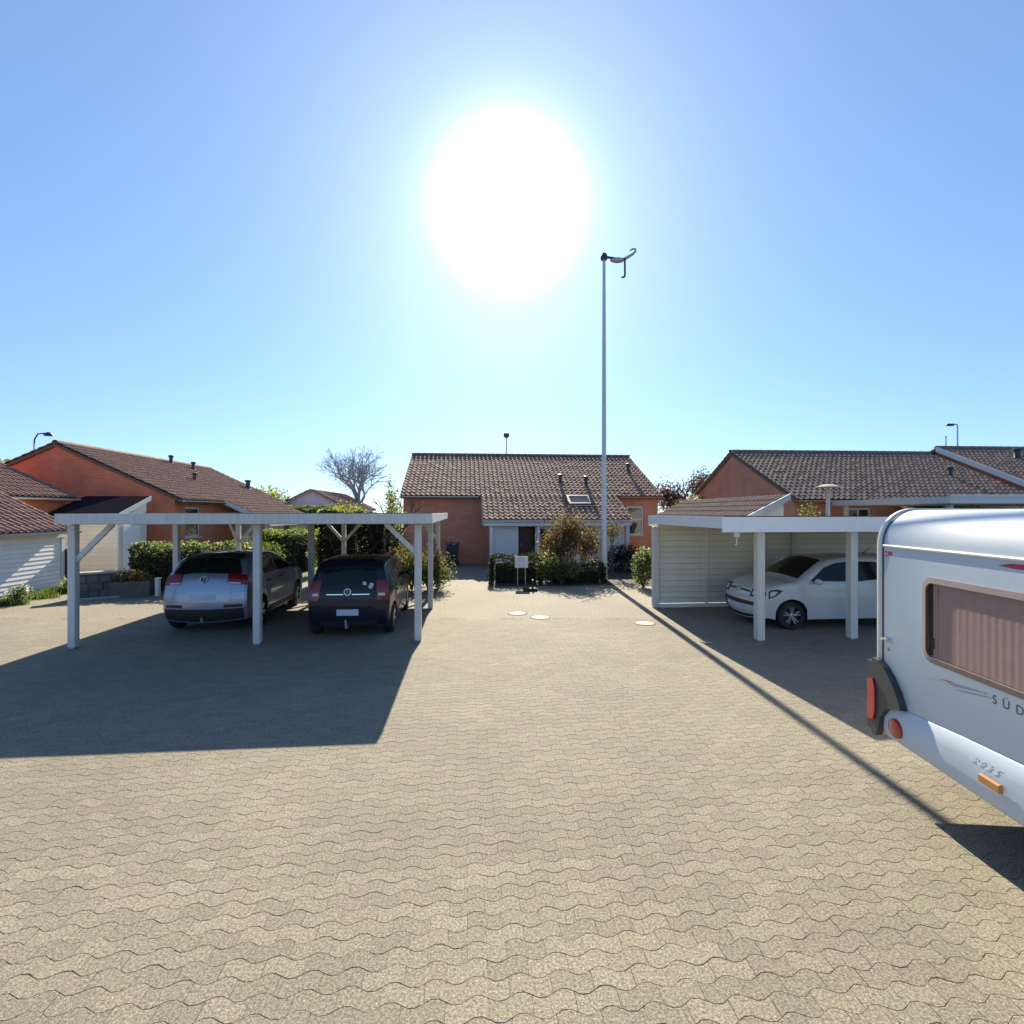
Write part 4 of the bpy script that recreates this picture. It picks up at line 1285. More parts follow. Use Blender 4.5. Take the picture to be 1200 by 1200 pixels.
cn = small_car('small dark navy hatchback under the left carport, its red tail lights to the camera', (-3.40, 11.9, 0), R(95), X['navy'])
b = MB(); b.tube([(-1.7, 0, .26), (-1.95, 0, .24), (-1.97, 0, .36)], [.022, .02, .022], 8); b.lathe([(.001, .36), (.025, .375), (.025, .39), (.001, .41)], 10, Matrix.Translation((-1.97, 0, 0))); b.build('tow_bar', X['galv'], cn.t)
for i, (q, tt_) in enumerate(((1.06, -.72), (1.02, -.68), (1.08, -.52))):
    cn.wp(cn.rz(q), cn.rz(q - .06), tt_, tt_ + .1, .012, 'window_sticker', X['plate'], nt=3, nq=3)
small_car('white small hatchback nosing left under the right carport', (7.01, 11.76, 0), R(185), X['whitecar'])


# ------------------------------------------------------------------ caravan
t = thing('caravan', 'white touring caravan with bronze framed window parked at the right edge', 'caravan', (3.44, 4.8, 0), R(265.25))
CL, CWD = 6.0, 2.3


def csec(inset=0.0, z0=0.46):
    """half-round shouldered section, from the near foot over the roof to the far foot"""
    p = [(0.03, z0), (0.0, z0 + .08), (0.0, 2.2)]
    p += [(.30 - .30 * math.cos(a), 2.2 + .32 * math.sin(a)) for a in [math.pi / 2 * k / 10 for k in range(1, 11)]]
    q = [(CWD - y, z) for y, z in reversed(p)]
    cx, cz = CWD / 2, 1.4
    out = p + q
    return [(y + (inset if y < cx else -inset), z - (inset if z > 2.0 else 0)) for y, z in out]


def sweep_x(b, sec, xs, mi=0, scl=None, caps=True):
    n = len(sec); vs = []
    for i, x in enumerate(xs):
        k = scl[i] if scl else 0
        vs += [(x, y + (k if y < CWD / 2 else -k), z - (k if z > 2.0 else 0)) for y, z in sec]
    fs = [(i * n + j, i * n + (j + 1) % n, (i + 1) * n + (j + 1) % n, (i + 1) * n + j) for i in range(len(xs) - 1) for j in range(n)]
    if caps: fs += [tuple(range(n)), tuple(range((len(xs) - 1) * n, len(xs) * n))]
    b.add(vs, fs, mi)


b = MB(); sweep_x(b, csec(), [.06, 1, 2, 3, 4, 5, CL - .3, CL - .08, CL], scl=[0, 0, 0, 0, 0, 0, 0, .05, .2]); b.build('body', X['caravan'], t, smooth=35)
b = MB(); sweep_x(b, csec(-.014, .44), [-.05, -.04, .0, .045, .055], scl=[.06, .02, 0, 0, .008]); b.build('rear_trim', X['trim'], t, smooth=50)
b = MB(); sweep_x(b, csec(-.005), [.0552, .075], scl=[0, 0]); b.build('seal', X['charcoal'], t, smooth=50)
b = MB(); b.tube([(.08, -.004, 2.19), (3, -.004, 2.19), (CL - .3, -.004, 2.19)], .013, 8); b.build('awning_rail', X['white'], t, smooth=60)
# lower moulded panel
xs = [.09, .2, .5, 1, 1.5, 2.5, 4, CL - .3]
b = MB(); vs = []
for x in xs:
    zt = .76 + .10 * min(1, max(0, (x - .15) / 1.2))
    vs += [(x, -.004, zt), (x, -.014, zt - .012), (x, -.022, zt - .14), (x, -.02, .58), (x, -.008, .48), (x, .03, .44)]
b.add(vs, [(i * 6 + k, i * 6 + k + 1, i * 6 + k + 7, i * 6 + k + 6) for i in range(len(xs) - 1) for k in range(5)])
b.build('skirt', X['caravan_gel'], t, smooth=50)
b = MB()
pl = [(.0, 1.14), (.08, 1.13), (.16, 1.09), (.24, 1.02), (.31, .94), (.36, .86), (.395, .785), (.30, .765), (.19, .72), (.12, .63), (.085, .5), (.05, .43), (.0, .42)]
b.prism([(x, z) for x, z in pl], -.062, -.002); b.box(-.075, -.0, -.06, .34, .46, 1.1); lc = b.build('lamp_moulding', X['charcoal'], t)
b = MB(); b.prism([(-.05, .93), (.03, .95), (.06, .86), (.06, .66), (.035, .57), (-.05, .56)], -.078, -.0625); b.build('tail_light', X['red_lens'], lc)
b = MB(); b.lathe([(.001, .012), (.07, .011), (.083, .006), (.086, -.025)], 24, Matrix.Translation((.275, -.03, .585)) @ Matrix.Rotation(R(90), 4, 'X')); b.build('reflector', X['red_lens'], t, smooth=50)


def rrect(x0, x1, z0, z1, r, n=5):
    out = []
    for cx, cz, a0 in ((x1 - r, z1 - r, 0), (x0 + r, z1 - r, 90), (x0 + r, z0 + r, 180), (x1 - r, z0 + r, 270)):
        out += [(cx + r * math.cos(R(a0 + 90 * k / n)), cz + r * math.sin(R(a0 + 90 * k / n))) for k in range(n + 1)]
    return out


def win_c(x0, x1, z0, z1):
    o = rrect(x0, x1, z0, z1, .10); i = rrect(x0 + .045, x1 - .045, z0 + .045, z1 - .045, .065); n = len(o)
    b = MB()
    b.add([(x, -.001, z) for x, z in o] + [(x, -.022, z) for x, z in o] + [(x, -.03, z) for x, z in i] + [(x, -.004, z) for x, z in i],
          [(k * n + j, k * n + (j + 1) % n, (k + 1) * n + (j + 1) % n, (k + 1) * n + j) for k in range(3) for j in range(n)])
    f = b.build('window', X['winframe'], t, smooth=40)
    b = MB()
    xx = [x0 + .16 + (x1 - x0 - .22) * k / 70 for k in range(71)]
    b.add([(x, -.0065 - .0005 * math.sin(k * 1.7) * (1 if k % 7 else .3), z) for z in (z0 + .05, z1 - .05) for k, x in enumerate(xx)], [(k, k + 1, k + 72, k + 71) for k in range(70)])
    b.build('curtain', X['curtain'], f)
    b = MB(); b.box(x0 + .05, x0 + .10, -.006, -.003, z0 + .06, z1 - .06); b.build('window_gap', X['charcoal'], f)
    b = MB(); b.box(x0 + .105, x0 + .155, -.009, -.003, z0 + .06, z1 - .05); b.build('blind', X['blind'], f)
    b = MB(); b.box(x0 + .07, x0 + .12, -.016, -.012, z0 + .12, z0 + .2); b.build('window_catch', X['charcoal'], f)
    b = MB(); b.add([(x, -.020, z) for x, z in i], [tuple(range(n))]); b.build('pane', X['acrylic'], f)


win_c(.60, 2.0, 1.29, 1.975)


def text_part(s_, x, z, h, m, y=-.0035, shear=0.0, space=1.0, name='lettering'):
    cu = bpy.data.curves.new(name, 'FONT'); cu.body = s_; cu.size = h * 1.4; cu.extrude = .0003; cu.shear = shear; cu.space_character = space; cu.resolution_u = 3
    tmp = bpy.data.objects.new('tmp', cu); col.objects.link(tmp)
    dg = bpy.context.evaluated_depsgraph_get()
    me = bpy.data.meshes.new_from_object(tmp.evaluated_get(dg))
    bpy.data.objects.remove(tmp)
    me.materials.clear(); me.materials.append(m)
    o = new_obj(name, me, t)
    o.location = (x, y, z); o.rotation_euler = (R(90), 0, 0)
    return o


text_part('SÜD', 1.25, 1.175, .062, X['print_dk'], space=1.9)
text_part('2035', 1.08, .70, .07, X['print_pale'], y=-.0235, shear=.25, space=1.3)


def swoosh(pts, m, name='decal', y=-.0025):
    b = MB(); n = len(pts)
    b.add([(x, y, z + w) for x, z, w in pts] + [(x, y, z - w) for x, z, w in pts], [(i, i + 1, n + i + 1, n + i) for i in range(n - 1)])
    return b.build(name, m, t, fix=False)


swoosh([(.64, 1.150, .001), (.8, 1.172, .008), (.95, 1.19, .010), (1.22, 1.225, .002)], X['print_gr'])
swoosh([(.9, 1.150, .001), (1.0, 1.165, .006), (1.2, 1.20, .004), (1.26, 1.205, .001)], X['print_gr'])
swoosh([(.78, 1.185, .001), (.84, 1.192, .004), (.9, 1.20, .001)], X['print_red'])
swoosh([(1.30, 2.135, .001), (1.40, 2.14, .016), (1.6, 2.142, .02), (2.2, 2.15, .004)], X['print_red'])
b = MB(); b.box(.10, .118, -.004, -.001, 2.125, 2.143); b.box(.10, .118, -.004, -.001, 2.09, 2.108); b.box(.135, .19, -.004, -.001, 2.105, 2.14); b.build('decal', X['print_red'], t)
b = MB(); b.bar((.085, -.03, 1.335), (.17, -.03, 1.355), .022, .018); b.box(.12, .14, -.025, -.001, 1.335, 1.355); b.build('handle', X['chrome'], t)
b = MB(); b.lathe([(.016, 0), (.016, .012), (.001, .014)], 12, Matrix.Translation((.14, 0, 1.25)) @ Matrix.Rotation(R(90), 4, 'X')); b.build('lock', X['galv'], t)
b = MB(); b.cbox(1.20, 1.38, -.062, -.03, .61, .665, .008); b.build('marker_lamp', X['amber'], t)
for sd in (0, 1):
    M = Matrix.Translation((3.1, .16 if sd == 0 else CWD - .16, .31)) @ Matrix.Rotation(R(90), 4, 'X')
    b = MB(); b.lathe([(.2, -.08), (.28, -.08), (.31, -.05), (.31, .05), (.28, .08), (.2, .08), (.001, .04)], 24, M); b.build('wheel', X['rubber'], t, smooth=40)
b = MB(); b.box(.3, CL - .2, .3, CWD - .3, .42, .46); b.bar((.9, 1.2, .44), (.9, 1.2, .012), .05); b.bar((.3, CWD - .5, .44), (.3, CWD - .5, .012), .05)
b.bar((CL, CWD / 2, .42), (CL + 1.1, CWD / 2, .40), .09); b.build('chassis', X['dkmetal'], t)

# ------------------------------------------------------------------ street furniture
t = thing('street_lamp', 'tall slim lamp mast by the bronze shrub with a looped arm at its top', 'street lamp', (3.37, 18.75, 0))
b = MB(); b.lathe([(.15, 0), (.15, .04), (.118, .06), (.115, 1.4), (.095, 1.45), (.055, 11.8), (.045, 11.86), (.001, 11.88)], 20); b.build('mast', X['polewhite'], t, smooth=40)
b = MB(); b.lathe([(.10, 0), (.13, .06), (.12, .18), (.07, .25), (.001, .26)], 14, Matrix.Translation((0, 0, 11.72))); b.tube([(0, 0, 11.84), (.4, -.02, 11.78), (.76, 0, 11.77)], [.05, .04, .035], 8)
b.build('arm', X['dkmetal'], t, smooth=50)
b = MB(); b.lathe([(.001, -1), (.55, -.8), (.95, -.3), (1, .2), (.7, .8), (.001, 1)], 14, Matrix.Translation((.47, 0, 11.72)) @ Matrix.Rotation(R(90), 4, 'Y') @ Matrix.Diagonal((.10, .11, .27, 1))); b.build('lamp_head', X['galv'], t, smooth=60)
b = MB(); b.tube([(.76, 0, 11.78), (.765, 0, 11.4), (.765, 0, 11.13), (.72, 0, 11.10), (.64, 0, 11.10)], .036, 8); b.build('drop_pipe', X['dkmetal'], t, smooth=50)
lp = [(.76, 0, 11.77), (.9, .02, 11.86), (1.06, .03, 11.96), (1.16, .03, 12.07), (1.15, .03, 12.14), (1.06, .03, 12.15), (.95, .03, 12.08)]
b = MB(); b.tube(lp, [.06, .055, .05, .045, .04, .035, .025], 8); b.build('loop', X['galv'], t, smooth=50)


def far_lamp(label, x, y, h, kind, rot=0, r=.05):
    t = thing('street_lamp', label, 'street lamp', (x, y, 0), rot)
    b = MB(); b.lathe([(r * 1.6, 0), (r * 1.4, 1), (r, h)], 10); b.build('mast', X['galv'], t, smooth=50)
    b = MB()
    if kind == 'globe':
        b.lathe([(.001, -.28), (.2, -.2), (.27, 0), (.2, .2), (.001, .27)], 14, Matrix.Translation((0, 0, h + .2)))
    elif kind == 'arm':
        b.tube([(0, 0, h), (-.15, 0, h + .06), (-.35, 0, h + .04)], .04, 6); b.cbox(-.85, -.3, -.12, .12, h - .08, h + .1, .04)
    elif kind == 'bow':
        b.tube([(0, 0, h), (.05, 0, h + .4), (.3, 0, h + .75), (.8, 0, h + .8)], .05, 6); b.lathe([(.32, -.12), (.3, 0), (.12, .15), (.001, .18)], 14, Matrix.Translation((1.1, 0, h + .72)))
    elif kind == 'disc':
        b.lathe([(.10, -.2), (.14, -.1), (.10, .06), (.12, .1)], 14, Matrix.Translation((0, 0, h + .1)))
        b.lathe([(.001, .20), (.14, .22), (.36, .17), (.36, .19), (.12, .27), (.001, .28)], 20, Matrix.Translation((0, 0, h + .1)))
    elif kind == 'plain':
        b.lathe([(r, 0), (r * 1.2, .1), (.001, .16)], 8, Matrix.Translation((0, 0, h)))
    b.build('lamp_head', X['cover'] if kind == 'disc' else X['dkmetal'], t, smooth=50)
    return t


far_lamp('far lamp with a dark globe rising behind the ridge of the middle house', -.5, 46, 9.2, 'globe')
far_lamp('far lamp with a bowed neck above the left house', -36.4, 39, 7.7, 'bow')
far_lamp('far lamp with a short arm above the right row of houses', 34.8, 40, 9.3, 'arm')
far_lamp('plain thin far pole left of the arm lamp above the right row', 33.9, 40, 8.3, 'plain', r=.04)
far_lamp('garden lamp with a flat disc hood behind the right carport', 10.5, 17.0, 3.05, 'disc', r=.06)

t = thing('notice_board', 'small white notice board on two thin legs in front of the bed', 'sign', (.32, 17.25, 0), R(2))
b = MB(); b.cbox(-.22, .22, -.012, .012, .62, 1.0, .006); bo = b.build('board', X['white'], t)
b = MB()
for zz, a, c in ((.93, -.15, .13), (.87, -.16, .10), (.81, -.10, .16), (.72, -.15, -.02), (.73, .03, .15), (.67, -.12, .12)): b.box(a, c, -.0145, -.0125, zz, zz + .018)
b.build('faded_print', X['print_gr'], bo)
for xx in (-.13, .13):
    b = MB(); b.tube([(xx, .02, 0), (xx, .02, .95)], .016, 8); b.build('leg', X['galv'], t)
t = thing('post_base', 'black rubber foot with a short stub on the sunlit pavers below the notice', 'post base', (.58, 16.25, 0), R(4))
b = MB(); b.cbox(-.22, .22, -.17, .17, 0.002, .09, .03); b.build('foot', X['rubber'], t)
b = MB(); b.tube([(.08, .05, .08), (.08, .05, .34)], .03, 8); b.build('stub', X['plastic'], t)

for (x, y, r, lab) in ((.13, 12.62, .25, 'round pale drain cover in the pavers, the farther of the pair'), (.67, 12.15, .25, 'round pale drain cover in the pavers, the nearer of the pair'),
                       (2.98, 11.5, .24, 'worn pale drain cover by the shadow of the mast')):
    t = thing('drain_cover', lab, 'drain cover', (x, y, 0))
    b = MB(); b.lathe([(r, -.01), (r, .006), (r - .012, .010), (r - .03, .010), (r - .03, .002)], 28, cap1=False); b.build('rim', X['stone'], t)
    b = MB(); b.lathe([(r - .032, .0), (r - .036, .008), (r * .3, .009), (.001, .009)], 28); b.build('lid', X['lid'], t)

t = thing('wheelie_bin', 'dark wheelie bin against the brick wall left of the porch', 'bin', (-2.78, 23.95, 0), R(3))
b = MB()
b.add([(x * k, y * k + .0, z) for z, k in ((.06, .84), (1.0, 1.0)) for x, y in ((-.28, -.34), (.28, -.34), (.28, .3), (-.28, .3))], [(3, 2, 1, 0), (4, 5, 6, 7), (0, 1, 5, 4), (1, 2, 6, 5), (2, 3, 7, 6), (3, 0, 4, 7)])
b.build('bin_body', mat("bin_plastic", (0.03, 0.035, 0.05), 0.45), t)
b = MB(); b.cbox(-.3, .3, -.37, .33, 1.003, 1.08, .03); li = b.build('lid', mat("bin_lid", (0.04, 0.045, 0.06), 0.35), t)
for xx in (-.17, .17):
    b = MB(); b.bar((xx - .05, -.375, 1.03), (xx + .05, -.375, 1.03), .03, .025); b.build('handle', X['galv'], li)
for xx in (-.24, .24):
    b = MB(); b.lathe([(.1, -.03), (.1, .03), (.001, .03)], 14, Matrix.Translation((xx * 1.02, .3, .1)) @ Matrix.Rotation(R(90), 4, 'Y')); b.build('wheel', X['rubber'], t)

# left garden edge: low stone wall, planter, marker post
t = thing('garden_wall', 'low grey stone wall with pale coping beside the left carport post', 'wall', (-12.5, 14.55, 0), R(36))
for r_ in range(3):
    x = 0.0; k = 0
    while x < 1.35:
        w_ = rng.uniform(.22, .38); w_ = min(w_, 1.4 - x)
        b = MB(); b.cbox(x + .008, x + w_ - .008, rng.uniform(-.02, .01), .28, r_ * .23 + .006, r_ * .23 + .224, .03); b.build('stone', X['stone'], t)
        x += w_
b = MB(); b.box(.01, 1.39, .035, .25, 0, .69); b.build('mortar', X['stone'], t)
b = MB(); b.cbox(-.04, 1.44, -.05, .32, .70, .76, .015); b.build('coping', X['cover'], t)
b = MB(); b.cbox(-.1, 1.6, -.32, -.22, 0, .06, .01); b.build('kerb_edge', X['cover'], t)
t = thing('planter_box', 'dark planter trough of russet heather between the stone wall and the hedge', 'planter', (-11.65, 14.85, 0), R(20))
b = MB()
b.add([(x, y, z) for x, y, z in ((0, 0, 0), (.95, 0, 0), (.95, .5, 0), (0, .5, 0), (-.03, -.03, .46), (.98, -.03, .46), (.98, .53, .46), (-.03, .53, .46))], [(3, 2, 1, 0), (0, 1, 5, 4), (1, 2, 6, 5), (2, 3, 7, 6), (3, 0, 4, 7)])
b.build('trough', X['stone'], t)
b = MB(); b.box(.0, .95, .0, .5, .38, .42); b.build('soil', X['soil'], t)
leaf_mesh('heather', blob_pts([(.3, .25, .5, .38, .3, .32), (.7, .25, .48, .35, .3, .26)], 1600, .5, .1), .07, X['heather'], t)
t = thing('marker_post', 'short white marker post at the right end of the planter', 'post', (-11.5 + .95, 15.25, 0))
b = MB(); b.cbox(-.06, .06, -.06, .06, 0, .5, .02); b.build('post', X['white'], t)
b = MB(); b.cbox(-.07, .07, -.07, .07, .5, .54, .015); b.build('cap', X['white'], t)


# ------------------------------------------------------------------ plants
def hedge(name, label, cat, loc, rot, box, n, size, m, stem_m=None, group=None, flowers_or_glints=0):
    t = thing(name, label, cat, loc, rot, group)
    x0, x1, y0, y1, z1 = box
    leaf_mesh('foliage', box_pts(x0, x1, y0, y1, 0, z1, n), size, m, t)
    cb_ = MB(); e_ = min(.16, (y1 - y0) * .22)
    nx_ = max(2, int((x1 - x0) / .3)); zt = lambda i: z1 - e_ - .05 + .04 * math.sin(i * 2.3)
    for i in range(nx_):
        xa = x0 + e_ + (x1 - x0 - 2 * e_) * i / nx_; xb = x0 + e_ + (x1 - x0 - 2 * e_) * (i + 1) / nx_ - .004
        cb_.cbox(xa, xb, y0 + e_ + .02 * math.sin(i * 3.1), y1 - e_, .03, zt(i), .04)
    cb_.build('shade_core', X['core'], t)  # solid dark boxes added to darken the hedge and block light through gaps
    k = max(3, int((x1 - x0) * 2.5))
    b = MB()
    for i in range(k):
        x = x0 + (i + .5) * (x1 - x0) / k; y = (y0 + y1) / 2
        branches(b, Vector((x, y, 0)), Vector((rng.uniform(-.1, .1), rng.uniform(-.1, .1), 1)).normalized(), z1 * .32, .03, 4, .5, .15, .006, n=5)
    b.build('stems', stem_m or X['bark'], t)['kind'] = 'stuff'
    if flowers_or_glints: leaf_mesh('blossom_or_glint', box_pts(x0, x1, y0, y1, z1 * .75, z1 + .04, flowers_or_glints), .09, X['petal_glint'], t)  # on hedges these white specks imitate sun glare on the top leaves
    return t


def shrub(name, label, loc, blobs, n, size, m, cat='shrub', flowers_or_glints=0, fl_m=None, fl_size=.09, clump=.12, shell=.45, second=None):
    t = thing(name, label, cat, loc)
    leaf_mesh('foliage', blob_pts(blobs, n, shell, clump), size, m, t)
    if second:
        mm, nn, bl = second; leaf_mesh('foliage', blob_pts(bl, nn, shell, clump), size, mm, t)
    b = MB()
    for bl in blobs:
        for k in range(4):
            p = (bl[0] + rng.uniform(-.7, .7) * bl[3], bl[1] + rng.uniform(-.7, .7) * bl[4], bl[2] + rng.uniform(0, .7) * bl[5])
            q = Vector((bl[0] * .6, bl[1] * .6, 0)); p = Vector(p); mid = (p + q) / 2 + Vector((rng.uniform(-.1, .1), rng.uniform(-.1, .1), .1))
            b.tube([q, mid, p], [.022, .015, .006], 5)
    b.build('stems', X['bark'], t)['kind'] = 'stuff'
    if flowers_or_glints: leaf_mesh('blossom_or_glint', blob_pts([(a, c, d + f * .15, e * 1.03, e2 * 1.03, f) for a, c, d, e, e2, f in blobs], flowers_or_glints, .12, .05), fl_size, fl_m or X['petal_glint'], t)
    return t


hedge('laurel_hedge', 'clipped laurel hedge with pale sunlit top behind the grey car', 'hedge', (-12.0, 16.1, 0), R(5), (0, 3.6, 0, 1.0, 1.42), 7500, .12, X['lf_hedge'], flowers_or_glints=350)  # white specks on top are painted leaf glints, the laurel has no bloom
hedge('conifer_hedge', 'taller dark clipped conifer block behind the navy car, left of the gap', 'hedge', (-6.75, 17.9, 0), R(5), (0, 1.35, 0, .8, 2.42), 7000, .09, X['lf_yew'])
hedge('conifer_hedge', 'dark clipped conifer block behind the navy car, right of the gap', 'hedge', (-5.22, 17.9, 0), R(5), (0, .85, 0, .8, 2.34), 5000, .09, X['lf_yew'])
hedge('garden_hedge', 'bright green garden hedge beyond the lawn, seen under the left carport', 'hedge', (-12.2, 25.0, 0), R(5), (0, 3.2, 0, .9, 1.55), 4000, .13, X['lf_lime'])
hedge('garden_hedge', 'dark square hedge block left of the lime shrub', 'hedge', (-9.25, 21.5, 0), R(5), (0, .7, 0, .7, 1.35), 1800, .1, X['lf_dark'])
hedge('garden_hedge', 'long dark green hedge in front of the far pale house', 'hedge', (-15.6, 34.5, 0), R(5), (0, 4.0, 0, 1.2, 2.85), 5000, .16, X['lf_green'])
hedge('bed_hedge', 'low dark hedge in front of the porch behind the notice board', 'hedge', (-.72, 17.7, 0), R(3), (0, 1.75, 0, .75, .92), 4200, .075, X['lf_dark'])
hedge('bed_hedge', 'low dark hedge at the foot of the lamp mast', 'hedge', (1.5, 17.75, 0), R(3), (0, 1.75, 0, .7, .62), 3600, .075, X['lf_dark'])
shrub('bronze_shrub', 'large loose bronze leaved shrub left of the lamp mast', (2.1, 19.0, 0), [(-.25, 0, 1.35, .75, .7, 1.0), (.1, 0, 1.75, .55, .5, .85), (.75, .05, 1.3, .6, .55, .85), (-.7, 0, .9, .55, .5, .7)], 6500, .10, X['lf_bronze'], clump=.22)
shrub('bronze_shrub', 'thin bronze leaved shrub just right of the lamp mast', (4.0, 20.2, 0), [(-.05, 0, 1.7, .42, .4, .5)], 520, .09, X['lf_bronze'], clump=.25)
shrub('rose_bush', 'low leafy bush with pale shoots below the bronze shrub', (1.35, 17.65, 0), [(0, 0, .55, .55, .45, .5), (.55, 0, .5, .5, .45, .4)], 2200, .09, X['lf_green'], second=(X['lf_pale'], 500, [(-.1, -.1, .7, .5, .4, .5), (.6, -.1, .55, .4, .4, .4)]))
shrub('flowering_shrub', 'white blossoming shrub beside the corner post of the right carport', (4.32, 16.9, 0), [(0, 0, .65, .36, .45, .62), (.1, .2, .9, .28, .35, .42)], 2300, .09, X['lf_hedge'], flowers_or_glints=130, fl_size=.10)
shrub('dark_shrub', 'dark shrub at the brick wall below the tall window', (4.6, 21.5, 0), [(0, 0, .6, .8, .7, .6), (.9, .2, .5, .6, .5, .5)], 2600, .1, X['lf_dark'])
shrub('twiggy_shrub', 'brown twiggy shrub between the right posts of the left carport', (-3.0, 16.3, 0), [(-.3, 0, .9, .8, .6, .62), (.5, .1, .85, .6, .55, .6)], 1500, .09, X['lf_bronze'], clump=.2, second=(X['lf_hedge'], 4200, [(-.3, .1, .6, .8, .55, .55), (.5, .1, .5, .6, .5, .5)]))
shrub('lime_shrub', 'sunlit lime green shrub right of the dark hedge block', (-7.75, 20.5, 0), [(0, 0, .9, .42, .4, .75), (.1, 0, 1.4, .3, .3, .5)], 1600, .1, X['lf_lime'])
shrub('lime_shrub', 'small yellow green shrub under the far end of the left porch', (-11.0, 21.3, 0), [(0, 0, .8, .8, .5, .7), (.9, .2, .7, .5, .5, .6)], 2200, .11, X['lf_green'])
shrub('climbing_shrub', 'green shrub left of the disc hooded garden lamp', (10.15, 17.6, 0), [(0, 0, 1.9, .42, .4, .95), (.1, 0, .9, .4, .4, .8)], 1800, .1, X['lf_green'])
tree('golden_conifer', 'tall yellow green conifer against the left corner of the middle house', 'tree', (-4.95, 21.4, 0), 3.4,
     [(0, 0, 1.0, .75, .7, 1.0), (.05, 0, 2.1, .52, .5, .9), (.1, 0, 3.0, .28, .28, .75), (.18, 0, 3.7, .08, .08, .5)], X['lf_lime'], 4200, .10, trunk_r=.07, clump=.15)
tree('garden_tree', 'round lime tree behind the far end of the left brick house', 'tree', (-18.6, 39, 0), 4.6, [(0, 0, 3.2, 1.8, 1.6, 1.3), (1.3, 0, 2.7, 1.3, 1.2, 1.0)], X['lf_lime'], 2600, .22)
tree('garden_tree', 'small green tree just left of the far pale gable', 'tree', (-16.9, 36, 0), 3.6, [(0, 0, 2.6, .9, .9, 1.0), (.8, 0, 2.2, .8, .8, .9)], X['lf_green'], 1500, .2)
tree('garden_tree', 'yellow green bushy tree before the far pale house roof', 'tree', (-9.8, 31, 0), 3.0, [(0, 0, 1.9, 1.4, 1.0, 1.15), (1.4, 0, 2.0, 1.1, 1.0, 1.1), (-1.0, 0, 1.6, .9, .9, 1.0)], X['lf_lime'], 3000, .17)
tree('garden_tree', 'yellow green tree behind the roof at the far left edge', 'tree', (-42.5, 40, 0), 8.0, [(0, 0, 5.6, 3.0, 2.5, 2.0), (-2, 0, 5.0, 2.5, 2, 2)], X['lf_lime'], 2200, .35)
tree('copper_tree', 'purple copper tree right of the middle house, the lower of the two', 'tree', (11.2, 37, 0), 4.6, [(0, 0, 3.6, 1.2, 1.1, 1.15), (-.9, 0, 3.0, .9, .9, 1.0)], X['lf_purple'], 2200, .19, clump=.2)
tree('copper_tree', 'purple copper tree touching the gable of the right house, the taller of the two', 'tree', (13.6, 37, 0), 5.4, [(0, 0, 4.2, 1.1, 1.1, 1.35), (.9, 0, 4.2, 1.0, .9, 1.3)], X['lf_purple'], 2400, .19, clump=.2)
tree('pale_bush_tree', 'pale green bush above the roof of the tiled outbuilding', 'tree', (9.3, 27.5, 0), 3.2, [(0, 0, 2.5, .7, .7, .8), (.8, .1, 2.8, .6, .6, .7), (-.6, 0, 2.2, .6, .6, .7)], X['lf_green'], 1700, .13)
leaf_mesh('blossom_or_glint', blob_pts([(.2, -.3, 3.0, .5, .5, .4)], 120, .3), .14, X['petal_glint'], bpy.data.objects['pale_bush_tree'])

# bare tree far off
t = thing('bare_tree', 'bare spreading tree far behind the left carport against the sky', 'tree', (-14.95, 50, 0))
b = MB(); rng.seed(4)
b.tube([(0, 0, 0), (.05, 0, 1.6), (.0, 0, 3.0)], [.30, .26, .24], 8)
for k in range(7):
    a = 2 * math.pi * k / 7 + rng.uniform(-.3, .3)
    branches(b, Vector((0, 0, 2.7 + .15 * k)), Vector((math.cos(a) * .42, math.sin(a) * .42, .95)).normalized(), 1.5, .13, 8, .40, .03, .0055, n=4)
b.build('trunk', X['bark_hazed'], t)
leaf_mesh('crown', blob_pts([(0, 0, 6.1, 2.5, 2.3, 2.1)], 2600, .6, .06), .34, X['bark_hazed'], t, aspect=.09)
rng.seed(21)

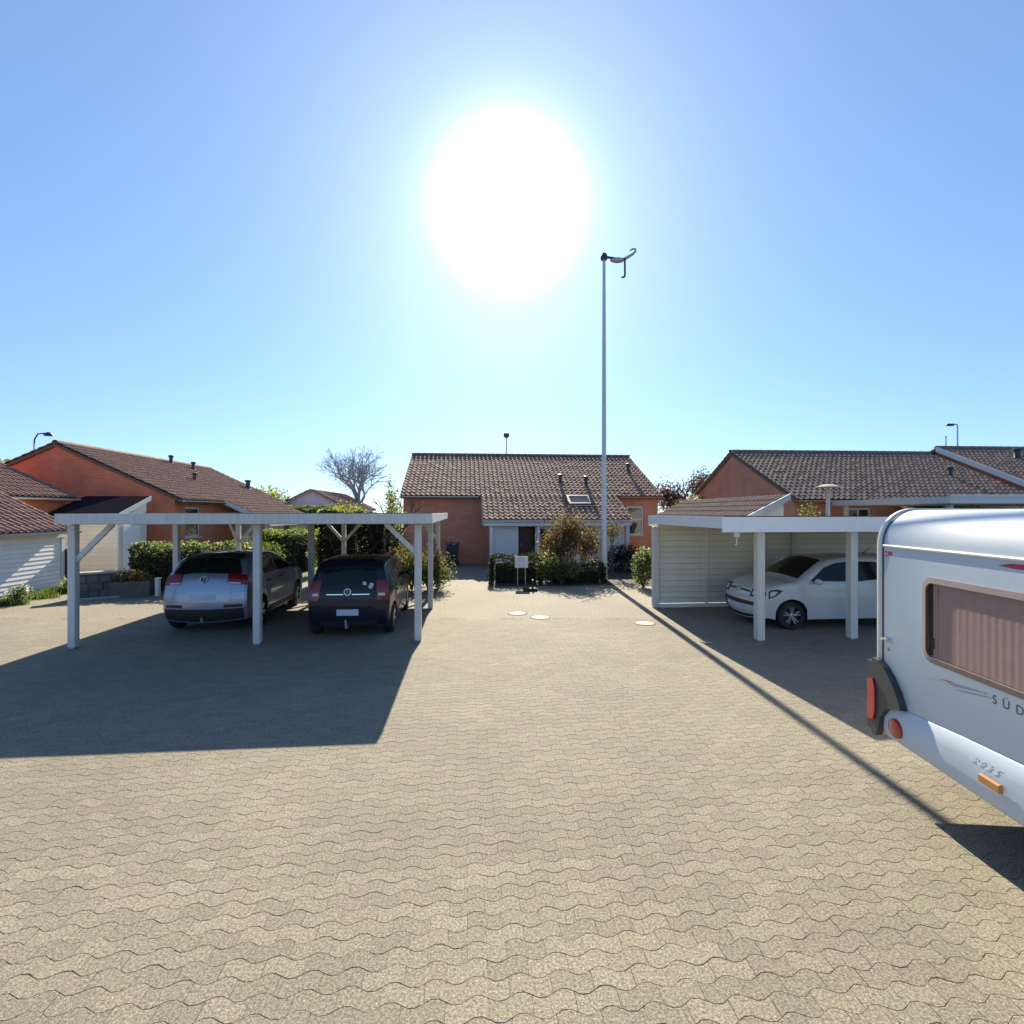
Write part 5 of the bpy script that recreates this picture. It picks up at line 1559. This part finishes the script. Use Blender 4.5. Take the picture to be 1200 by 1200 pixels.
# grass and flowers at the foot of the boarded lean-to
n = 5200
px_ = nrg.uniform(0, 1, n); py_ = nrg.uniform(0, 1, n) ** 1.5
gx = -13.42 - .105 * (px_ * 7) + .85 * py_ * (.6 + .4 * np.sin(px_ * 40)); gy = 9.4 + px_ * 6.7
h = nrg.uniform(.06, .22, n); aa = nrg.uniform(0, 6.28, n); lean = nrg.normal(0, .05, (n, 2))
w_ = .012
v = np.zeros((n, 4, 3)); v[:, 0] = np.stack([gx - w_ * np.cos(aa), gy - w_ * np.sin(aa), 0 * h], 1); v[:, 1] = np.stack([gx + w_ * np.cos(aa), gy + w_ * np.sin(aa), 0 * h], 1)
v[:, 2] = np.stack([gx + lean[:, 0] + .3 * w_ * np.cos(aa), gy + lean[:, 1] + .3 * w_ * np.sin(aa), h], 1); v[:, 3] = np.stack([gx + lean[:, 0] - .3 * w_ * np.cos(aa), gy + lean[:, 1] - .3 * w_ * np.sin(aa), h], 1)
tag(np_mesh('grass', v.reshape(-1, 3), np.arange(4 * n).reshape(-1, 4), X['grass']), kind='stuff', label='green grass strip at the foot of the white boarded lean-to')
shrub('flowering_plant', 'white flowering plant against the boards at the left edge', (-13.45, 14.0, 0), [(0, 0, .25, .3, .25, .24)], 420, .07, X['lf_green'], cat='plant', flowers_or_glints=60, fl_size=.09)
shrub('flowering_plant', 'white flowering plant at the far corner of the boarded lean-to', (-13.75, 16.0, 0), [(0, 0, .28, .3, .28, .28)], 480, .07, X['lf_lime'], cat='plant', flowers_or_glints=40, fl_size=.1)


# ------------------------------------------------------------------ the groups that repeats belong to
GROUPS = {'parked_car': 'cars parked under the carports', 'carport': 'carports round the yard', 'brick_house': 'low brick houses round the yard',
          'garden_tree': 'garden trees beyond the houses', 'copper_tree': 'purple trees beyond the houses', 'drain_cover': 'drain covers in the yard',
          'street_lamp': 'lamps round the yard', 'conifer_hedge': 'dark conifer hedges', 'garden_hedge': 'garden hedges', 'bed_hedge': 'hedges of the bed before the porch',
          'bronze_shrub': 'bronze shrubs by the lamp mast', 'lime_shrub': 'lime green shrubs', 'flowering_plant': 'flowering plants by the lean-to'}
for o in list(scene.objects):
    if o.parent is None and 'category' in o:
        k_ = o.name.split('.')[0]
        if k_ in GROUPS: o['group'] = GROUPS[k_]
